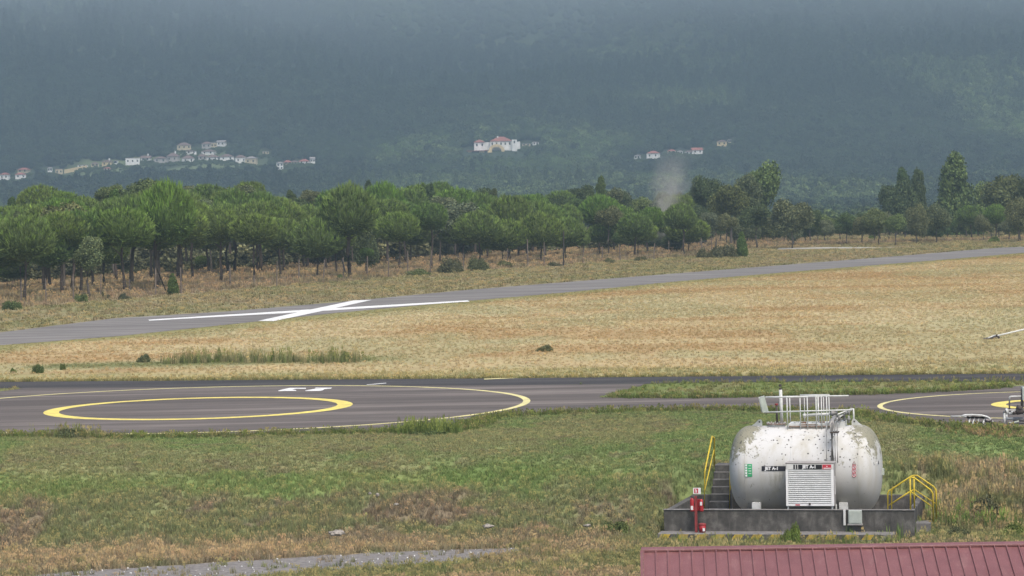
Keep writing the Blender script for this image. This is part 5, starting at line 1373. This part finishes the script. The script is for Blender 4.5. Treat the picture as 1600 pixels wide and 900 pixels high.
# white chips on the gravel and grass: many, uncountable
P = []
for _ in range(150):
    if random.random() < .6:
        s = random.random() * (len(ptw) - 1); k = int(s); p = ptw[k].lerp(ptw[k+1], s - k).lerp(pbw[k].lerp(pbw[k+1], s - k), random.random())
        P.append((p.x, p.y))
    else:
        yy = random.uniform(86, 101); P.append((random.uniform(-.18, .18) * yy, yy))
P = np.array(P); ok = ~(blocked(P[:, 0], P[:, 1], 1.0)); P = P[ok]
bm = bmesh.new(); bmesh.ops.create_icosphere(bm, subdivisions=1, radius=.5); pm = bpy.data.meshes.new('pebble'); bm.to_mesh(pm); bm.free(); pm.materials.append(M['road_white'])
PC = proto_coll('pebble_protos', [pm]); n = len(P)
scatter('pebbles', np.column_stack([P, H(P[:, 0], P[:, 1]) + .03]), rng.uniform(0, 6, (n, 3)), rng.uniform(.02, .07, (n, 3)), np.zeros(n, int), PC, np.ones((n, 3)), 'scattered pale stone chips on the gravel track and grass')

# ------------------------------------------------------------------ far village houses
BOX = []      # keep forest off the views of the houses and their gardens
wins = [0]
def house(name, x0, x1, base, wall, roofh, wm, rm, label, kind='hip', rz=None, nwin=None, depth=.8, cat='house', chim=False, group='houses of the hillside village'):
    px = (x0 + x1) / 2; p = on_hill(px, base); s = F / p.y
    w2 = (x1 - x0) / s / 2; h = wall / s; rh = roofh / s; d2 = max(2.6, min(w2 * depth, 5.0)); rz = random.uniform(-.22, .22) if rz is None else rz
    e = empty(name, tuple(p), rz, label, cat, group)
    c_ = max(math.cos(rz), .8); w2 = w2 * .97 / c_ - abs(math.sin(rz)) * d2 * .3
    mb = MB(); mb.box(-w2, w2, -d2, d2, -3.5, h)
    if kind == 'gable':
        for sx in (-1, 1):
            pass
    mb.build('wall', M[wm], e)
    ov = .45; mb = MB(); a = [(-w2 - ov, -d2 - ov, h), (w2 + ov, -d2 - ov, h), (w2 + ov, d2 + ov, h), (-w2 - ov, d2 + ov, h)]
    if kind == 'flat': mb.box(-w2 - .15, w2 + .15, -d2 - .15, d2 + .15, h + .002, h + .35)
    else:
        ins = min(d2, w2 * .9) if kind == 'hip' else 0.0
        r1, r2 = (-w2 - ov + ins, 0, h + rh), (w2 + ov - ins, 0, h + rh)
        vs = [mb.bm.verts.new(q) for q in a] + [mb.bm.verts.new(r1), mb.bm.verts.new(r2)]
        for f_ in ((0, 1, 5, 4), (1, 2, 5), (2, 3, 4, 5), (3, 0, 4), (0, 3, 2, 1)): mb.bm.faces.new([vs[i] for i in f_])
        for q in vs: q.co.z += .02
    ro = mb.build('roof', M[rm], e)
    if chim:
        mb = MB(); mb.box(w2 * .3, w2 * .3 + .8, -.4, .4, h, h + rh + 1.3); mb.build('chimney', M['wall_white'], ro)
    nw = nwin if nwin is not None else max(2, int(w2 * 2 / 3.2))
    rows = 2 if h > 4.6 else 1
    for r_ in range(rows):
        for k in range(nw):
            xx = -w2 + (k + .5) * 2 * w2 / nw; zc = h * (.55 if rows == 1 else (.28, .74)[r_])
            if (k + r_) % 5 == 3: continue
            mb = MB(); ww = .5 if h < 4 else .55; mb.box(xx - ww, xx + ww, -d2 - .05, -d2 + .1, zc - .65, zc + .65); mb.build('window', M['window_dark'], e)
    BOX.append((x0 - 1, x1 + 1, base - wall - roofh - 1, base, p.y)); return e, w2, d2, h
house('house', 1, 15, 280.5, 7.5, 3, 'wall_white', 'roof_red', 'white house with a red roof at the left edge of the hillside', depth=.9)
house('house', 23.5, 41, 279, 6, 3, 'wall_white', 'roof_red', 'long white red-roofed house second from the left edge on the hillside')
house('house', 29, 46, 270, 3.5, 3.5, 'wall_beige', 'roof_red', 'red roof behind and above the second white house from the left edge')
house('house', 75, 82, 269, 5, 2, 'wall_white', 'roof_grey', 'tiny white house just left of the long beige wall')
house('house', 86, 98, 273, 8, 2, 'wall_beige', 'roof_brown', 'beige house at the left end of the long beige wall', kind='flat')
p = on_hill(100, 272); q = on_hill(135, 265)
bw = empty('retaining_wall', tuple(p), 0, 'long beige retaining wall running right from the beige hillside house', 'wall')
d_ = q - p; h_ = 2.6; nrm = Vector((d_.y, -d_.x, 0)).normalized() * .4
mb = MB(); A_ = [Vector((0, 0, -2)), d_ + Vector((0, 0, -2)), d_ + Vector((0, 0, h_)), Vector((0, 0, h_))]; mb.hexa(A_, [v_ + nrm for v_ in A_]); mb.build('wall_panel', M['wall_yellow'], bw); BOX.append((96, 138, 260, 273, min(p.y, q.y)))
house('house', 122, 137, 262.5, 3.5, 1, 'wall_white', 'roof_grey', 'low white house above the right end of the long beige wall', kind='flat')
house('house', 142, 155, 261, 4.5, 2.5, 'wall_beige', 'roof_brown', 'beige house left of the one with a tall white chimney')
house('house', 160, 176, 260, 6.5, 2.5, 'wall_yellow', 'roof_brown', 'yellowish house with a tall white chimney at its left end', chim=True)
house('house', 163, 174, 266.5, 3.2, 2, 'wall_beige', 'roof_red', 'small red roof just below the yellowish chimney house')
house('house', 179, 184, 256, 4, 1, 'wall_white', 'roof_grey', 'tiny white hut between the chimney house and the modern white house', kind='flat')
house('house', 196, 219, 256.5, 9, 1, 'wall_white', 'roof_grey', 'bright white flat-roofed modern house in the village', kind='flat', nwin=3, rz=.1)
house('house', 221, 236, 251, 3.5, 4, 'wall_white', 'roof_brown', 'brown-roofed house touching the modern white house on its right', kind='gable', chim=True)
house('house', 241, 262, 254.5, 6.5, 3, 'wall_grey', 'roof_brown', 'wide grey house with a brown roof, left of the hipped roof')
house('house', 262, 280, 253, 8, 5.5, 'wall_grey', 'roof_brown', 'house with a tall hipped brown roof in the village middle', chim=True)
house('house', 284, 304, 254, 6, 5, 'wall_white', 'roof_brown', 'white-walled house with a brown roof right of the hipped roof')
house('house', 276, 299, 234.5, 6.5, 4.5, 'wall_beige', 'roof_brown', 'upper brown-roofed house at the left top of the village')
house('house', 290, 307, 241, 3.6, 1.5, 'wall_white', 'roof_brown', 'low long white house below the upper brown-roofed one')
house('house', 316, 331, 231.5, 6.5, 3.5, 'wall_grey', 'roof_brown', 'grey upper house with a row of dark windows')
house('house', 330, 339, 232.5, 8, 1, 'wall_beige', 'roof_grey', 'beige block between the grey upper house and the white gabled one', kind='flat')
house('house', 340, 353, 228.5, 6, 2.6, 'wall_white', 'roof_grey', 'white gabled house at the top right of the village', kind='gable')
house('house', 316, 337, 241.5, 4, 3.2, 'wall_white', 'roof_brown', 'white house with brown roof just under the grey upper house')
house('house', 309, 323, 250, 4.5, 4, 'wall_grey', 'roof_brown', 'small brown-roofed house in the lower middle of the village')
house('house', 324, 343, 250.5, 4.5, 4, 'wall_white', 'roof_brown', 'brown-roofed white house left of the terraced row')
house('house', 343, 366, 251, 5.5, 4, 'wall_white', 'roof_brown', 'long brown-roofed house joining the terraced row on its left')
house('house', 367, 385, 255, 8, 4, 'wall_white', 'roof_brown', 'white left half of the large block ending the village row')
house('house', 384, 402, 257.5, 9.5, 3, 'wall_beige', 'roof_grey', 'pale right half of the large block ending the village row')
house('house', 410, 420, 240, 2.5, 1, 'wall_beige', 'roof_grey', 'faint low shed in the clearing right of the village', kind='flat')
house('house', 432, 443, 266, 11, 2, 'wall_white', 'roof_grey', 'tall narrow white house apart from the village on its right', nwin=2, group='houses right of the village')
house('house', 443, 456, 257, 3, 3.5, 'wall_beige', 'roof_red', 'pinkish roof right beside the tall narrow white house', group='houses right of the village')
house('house', 456, 465, 258.5, 5, 2.5, 'wall_beige', 'roof_brown', 'small beige house between two pinkish roofs', group='houses right of the village')
house('house', 467, 484, 256, 3.5, 3.8, 'wall_white', 'roof_red', 'long pinkish-red roof left of the bright white gable', group='houses right of the village')
house('house', 484, 492, 255.5, 7, 2.5, 'wall_white', 'roof_grey', 'bright white gable end at the right of the small row', kind='gable', group='houses right of the village')
# mansion
p = on_hill(780, 236); s = F / p.y
man = empty('mansion', tuple(p), 0, 'large white mansion with red hipped roofs above a yellow arched terrace', 'mansion')
def mx(px): return (px - 780) / s
def mzz(py): return (236 - py) / s + 0
def mblock(x0, x1, ytop, ybot, yroof, d0, d1, wm, rm, roof='hip', win=0):
    a, b = mx(x0), mx(x1); h = mzz(ytop); z0 = min(mzz(ybot) - 2, -1) - 2
    mb = MB(); mb.box(a, b, d0, d1, z0, h); mb.build('wall', M[wm], man)
    if yroof is not None:
        rh = mzz(yroof) - h; mb = MB(); ov = .5; q = min((d1 - d0) / 2, (b - a) / 2.3); yc = (d0 + d1) / 2
        vs = [mb.bm.verts.new(v_) for v_ in ((a - ov, d0 - ov, h + .02), (b + ov, d0 - ov, h + .02), (b + ov, d1 + ov, h + .02), (a - ov, d1 + ov, h + .02), (a + q, yc, h + rh), (b - q, yc, h + rh))]
        for f_ in ((0, 1, 5, 4), (1, 2, 5), (2, 3, 4, 5), (3, 0, 4), (0, 3, 2, 1)): mb.bm.faces.new([vs[i] for i in f_])
        mb.build('roof', M[rm], man)
    for k in range(win):
        xx = a + (k + .5) * (b - a) / win; mb = MB(); mb.box(xx - .5, xx + .5, d0 - .06, d0 + .1, h - 2.6, h - .9); mb.build('window', M['window_dark'], man)
mblock(741, 758, 222.5, 236, 218, 0, 9, 'wall_white', 'roof_red', win=2)
mblock(758, 767, 222.5, 236, None, 3, 8, 'wall_white', 'roof_red')
mblock(766, 800, 221.3, 233, 214, 1, 12, 'wall_white', 'roof_red', win=5)
mblock(800, 808, 219.3, 231, None, -1, 5, 'wall_white', 'roof_red', win=1)
mblock(807, 813, 222.5, 229, None, 2, 6, 'wall_white', 'roof_red')
for (x0, x1) in ((731, 737), (749, 757), (762, 769)): mblock(x0, x1, 236.0, 241, None, -6, -4, 'wall_yellow', 'roof_red')
mb = MB(); mb.box(mx(729), mx(762), -7, -1, mzz(236.3), mzz(235.3)); mb.build('terrace', M['roof_red'], man)
# arched terrace front
mb = MB(); xc = mx(776); ro_, ri_ = mx(776 + 12.5) - xc, mx(776 + 7.5) - xc; zb_ = mzz(236.5); n_ = 18
for k in range(n_):
    t0_, t1_ = math.pi * k / n_, math.pi * (k + 1) / n_
    A_ = [(xc + rr * math.cos(t), -3, zb_ + rr * math.sin(t) * .85) for t, rr in ((t0_, ri_), (t1_, ri_), (t1_, ro_), (t0_, ro_))]
    mb.hexa(A_, [(q[0], 0, q[2]) for q in A_])
mb.box(xc - ro_, xc - ri_, -2.99, -.01, zb_ - 3, zb_ - .01); mb.box(xc + ri_, xc + ro_, -2.99, -.01, zb_ - 3, zb_ - .01)
mb.build('arch', M['wall_yellow'], man)
mb = MB(); mb.box(mx(777), mx(779), 5, 6, mzz(219), mzz(213)); mb.build('chimney', M['wall_white'], man)
BOX.append((728, 815, 210, 241, p.y))
house('house', 831, 841, 226, 3, 1.5, 'wall_white', 'roof_grey', 'small pale outbuilding right of the mansion', group='houses right of the mansion')
house('house', 816, 829, 228, 2.2, 1, 'wall_beige', 'roof_grey', 'low curved-looking beige wall building beside the mansion', kind='flat', group='houses right of the mansion')
g2_ = 'houses on the slope at the right'
house('house', 992, 1001, 248.5, 5, 1.5, 'wall_white', 'roof_grey', 'white house furthest left in the right-hand slope cluster', group=g2_)
house('house', 1011, 1031, 247.5, 7.5, 4, 'wall_white', 'roof_red', 'bright white house with wide eaves behind the smoke, left of it', group=g2_)
house('house', 1043, 1056, 239.5, 3, 3, 'wall_beige', 'roof_red', 'reddish-roofed house just above the smoke plume', group=g2_)
house('house', 1058, 1067, 241, 4, 2, 'wall_white', 'roof_grey', 'small white house right of the reddish one above the smoke', group=g2_)
house('house', 1070, 1082, 242, 4, 2.5, 'wall_white', 'roof_brown', 'white house left beside the red-roofed one right of the smoke', group=g2_)
house('house', 1080, 1097, 240, 5, 4, 'wall_white', 'roof_red', 'white house with red roof at the right end of the slope cluster', kind='gable', group=g2_)
house('house', 1120, 1136, 228.5, 6.5, 2.5, 'wall_yellow', 'roof_brown', 'lone ochre house highest on the slope at the right', group=g2_)
house('house', 1137, 1142, 222.5, 3, 1, 'wall_beige', 'roof_grey', 'tiny hut right above the lone ochre house', group=g2_)

# ------------------------------------------------------------------ hillside forest (stuff)
def fl(name, VFC): return npmesh(name, VFC[0], VFC[1], M['hill_leaf'], False, VFC[2], 'tint')
gk = (.5, .5, .5)
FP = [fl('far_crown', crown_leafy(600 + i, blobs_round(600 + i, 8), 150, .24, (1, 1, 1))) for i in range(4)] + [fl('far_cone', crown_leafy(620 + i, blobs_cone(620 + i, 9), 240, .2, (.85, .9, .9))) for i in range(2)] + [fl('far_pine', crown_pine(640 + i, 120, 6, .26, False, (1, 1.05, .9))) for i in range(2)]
FC = proto_coll('forest_protos', FP)
def forest(n, d0, d1, half, seed):
    x, y = rand_fan(n, d0, d1, half)
    z = HH(x, y)
    sc = np.where(y < 1500, rng.uniform(2.8, 4.8, n), rng.uniform(3.2, 6.2, n)) * (1 + .35 * (fbm(x * .006, y * .006, 131) - .5) * 2)
    # clearings and orchards of low trees near the village
    px, py = proj(x, y, z)
    clear = np.zeros(n, bool)
    for (a, b, t, bt, D) in BOX:
        hit = (px + sc * F / y > a) & (px - sc * F / y < b) & (py > t) & (py - sc * 1.9 * F / y < bt - 1.0) & (y < D + 12)
        small = hit & (y < D - 4)
        lowtop = py - 2.4 * F / y > bt - 1.2
        clear |= hit
    vill = (px > 90) & (px < 420) & (py > 252) & (py < 282); sc = np.where(vill, sc * .5, sc)
    vclear = vill & (fbm(x * .02, y * .012, 141) > .52); clear |= vclear
    k = ~clear; x, y, z, sc = x[k], y[k], z[k], sc[k]; n = len(x)
    kind = fbm(x * .004, y * .004, 135) + rng.normal(0, .08, n)
    kind = np.where(y < 1700, np.clip(kind, .43, 1), kind)
    idx = np.where(kind < .42, rng.integers(4, 6, n), np.where(kind > .60, rng.integers(6, 8, n), rng.integers(0, 4, n)))
    g = np.array([[.036, .056, .028]]) ; b = np.array([[.085, .120, .046]]); d = np.array([[.022, .035, .022]])
    t = sstep(.38, .62, fbm(x * .012, y * .012, 137) + rng.normal(0, .1, n))[:, None]
    c = g * (1 - t) + b * t; t2 = sstep(.46, .58, fbm(x * .004, y * .003, 139))[:, None] * .85; c = c * (1 - t2) + d * t2  # shaded folds of the slope painted in as darker tree patches
    c = c * rng.uniform(.6, 1.35, (n, 1))
    rot = np.zeros((n, 3)); rot[:, 2] = rng.uniform(0, 6.28, n)
    zs = sc * np.where(idx >= 6, .8, np.where(idx >= 4, 1.5, 1.05)) * rng.uniform(.8, 1.2, n); xs_ = sc * np.where(idx >= 4, .85, 1.0)
    P = np.stack([x, y, z + zs * .75], 1)
    return P, rot, np.stack([xs_, xs_, zs], 1), idx, c
parts = [forest(15000, 560, 1500, .24, 1), forest(28000, 1500, 2350, .215, 2), forest(20000, 2350, 3250, .21, 3)]
P, rot, scl, idx, c = [np.concatenate([q[i] for q in parts]) for i in range(5)]
scatter('forest', P, rot, scl, idx, FC, c, 'dense mixed forest covering the plain beyond the pines and the mountain slope')
# scrub under and behind the pines
n = 650; pxs = rng.uniform(-60, 1100, n); Dd = np.interp(pxs, [a for a, b in FL], [p.y for p in FLw]) + rng.uniform(0, 1, n) ** .6 * 80 + 72
xs = np.array([ond(float(a), 380, float(d)).x for a, d in zip(pxs, Dd)]); s_ = rng.uniform(.6, 1.5, n) * (1 + .4 * (Dd > 380))
scatter('undergrowth', np.column_stack([xs, Dd, s_ * .6]), np.column_stack([np.zeros(n), np.zeros(n), rng.uniform(0, 6, n)]), np.stack([s_ * 1.4, s_ * 1.4, s_ * 1.1], 1), rng.integers(0, 4, n), FC, np.array([[.10, .105, .055]]) * rng.uniform(.6, 1.4, (n, 1)), 'dark scrubby undergrowth between and behind the pines')
# garden shrubs between the houses
n = 1500; P = []
while len(P) < n:
    b_ = random.choice(BOX); px = random.uniform(b_[0] - 8, b_[1] + 8); py = b_[3] + random.uniform(.3, 3.2); p = on_hill(px, py) if len(P) % 3 == 0 else p
    P.append((p.x + random.gauss(0, 3), p.y - abs(random.gauss(0, 8)) - 6)) 
P = np.array(P); z = HH(P[:, 0], P[:, 1]); s_ = rng.uniform(.7, 1.5, n)
scatter('garden_shrubs', np.column_stack([P, z + s_ * .5]), np.column_stack([np.zeros(n), np.zeros(n), rng.uniform(0, 6, n)]), np.stack([s_ * 1.3, s_ * 1.3, s_], 1), rng.integers(0, 4, n), FC, np.array([[.06, .09, .035]]) * rng.uniform(.7, 1.4, (n, 1)), 'low garden shrubs and bushes growing among the village houses')

# ------------------------------------------------------------------ smoke and haze
def volmat(name, dens, color, aniso=0.2, builder=None):
    mt = bpy.data.materials.new(name); mt.use_nodes = True; n = mt.node_tree; n.nodes.clear()
    o = N(n, 'ShaderNodeOutputMaterial'); v = N(n, 'ShaderNodeVolumePrincipled')
    v.inputs['Color'].default_value = (*color, 1); v.inputs['Density'].default_value = dens; v.inputs['Anisotropy'].default_value = aniso
    L(n, v.outputs[0], o.inputs['Volume'])
    if builder: builder(n, v)
    return mt
def smk(n, v):
    tc = N(n, 'ShaderNodeTexCoord'); sep = N(n, 'ShaderNodeSeparateXYZ'); L(n, tc.outputs['Object'], sep.inputs[0])
    def math_(op, a, b=None):
        q = N(n, 'ShaderNodeMath', operation=op)
        for i, s_ in enumerate((a, b)):
            if s_ is None: continue
            if isinstance(s_, (int, float)): q.inputs[i].default_value = s_
            else: L(n, s_, q.inputs[i])
        return q.outputs[0]
    z01 = math_('MULTIPLY_ADD', sep.outputs[2], .5); n.nodes[-1].inputs[2].default_value = .5
    nz = noise(n, 2.2, 4, .6, tc.outputs['Object'], .6)
    nz2 = noise(n, 3.2, 5, .65, coords(n, scale=(1, 1, 1.6)), .8)
    cx_ = math_('MULTIPLY', math_('SUBTRACT', nz, .5), 1.1); cx_ = math_('ADD', cx_, math_('MULTIPLY', sep.outputs[2], .22))
    dx = math_('SUBTRACT', sep.outputs[0], cx_); wd = math_('MULTIPLY_ADD', z01, .42); n.nodes[-1].inputs[2].default_value = .26
    rr = math_('ADD', math_('POWER', math_('DIVIDE', dx, wd), 2.0), math_('POWER', sep.outputs[1], 2.0))
    fall = math_('MAXIMUM', math_('SUBTRACT', 1.0, rr), 0.0)
    fade = math_('MULTIPLY', math_('MULTIPLY', math_('SUBTRACT', 1.0, z01), math_('MINIMUM', math_('MULTIPLY', z01, 6), 1.0)), 1.0)
    L(n, math_('MULTIPLY', math_('MULTIPLY', math_('MULTIPLY', fall, fade), math_('MAXIMUM', math_('SUBTRACT', nz2, .33), 0.0)), 1.5), v.inputs['Density'])
p = ond(1044, 330, 440); t = ond(1052, 235, 440)
sm_h = (t.z - 1) / 2
mb = MB(); mb.box(-1, 1, -1, 1, -1, 1); so_ = mb.build('smoke', volmat('smoke_volume', .1, (.72, .69, .64), 0, smk))
so_.scale = (5.6, 4.0, sm_h); so_.location = (p.x, 440, 1 + sm_h)
tag(so_, 'thin brownish smoke plume rising behind the trees', kind='stuff')
def mistb(n, v):
    tc = N(n, 'ShaderNodeTexCoord'); sep = N(n, 'ShaderNodeSeparateXYZ'); L(n, tc.outputs['Object'], sep.inputs[0])
    mr = N(n, 'ShaderNodeMapRange', interpolation_type='SMOOTHSTEP'); L(n, sep.outputs[2], mr.inputs[0])
    for i, val in ((1, -1.0), (2, 1.0), (3, 0.0), (4, 1.0)): mr.inputs[i].default_value = val
    pw = N(n, 'ShaderNodeMath', operation='POWER'); L(n, mr.outputs[0], pw.inputs[0]); pw.inputs[1].default_value = 1.7
    mp = N(n, 'ShaderNodeMapping'); mp.inputs['Scale'].default_value = (5, 1, 1.2); L(n, tc.outputs['Object'], mp.inputs[0])
    nz = ramp(n, noise(n, 1.2, 3, .5, mp.outputs[0], .3), [(.25, (.45, .45, .45)), (.75, (1.5, 1.5, 1.5))])
    a = N(n, 'ShaderNodeMath', operation='MULTIPLY'); L(n, pw.outputs[0], a.inputs[0]); L(n, nz, a.inputs[1])
    b = N(n, 'ShaderNodeMath', operation='MULTIPLY'); L(n, a.outputs[0], b.inputs[0]); b.inputs[1].default_value = MIST
    L(n, b.outputs[0], v.inputs['Density'])
MIST = .0042
mb = MB(); mb.box(-1, 1, -1, 1, -1, 1); mi = mb.build('mist', volmat('mist_volume', .001, (.62, .70, .76), 0, mistb))
mi.scale = (1600, 190, 90); mi.location = (0, 2370, 160)
tag(mi, 'pale low mist lying against the upper mountain slope', kind='stuff')
HZ = 0.00031
mb = MB(); mb.box(-4200, 4200, -500, 3720, -14, 450); hz = mb.build('haze', volmat('haze_volume', HZ, (.33, .46, .56), 0.0))
tag(hz, 'thin blue-grey haze filling the air over the airfield and hills', kind='stuff')
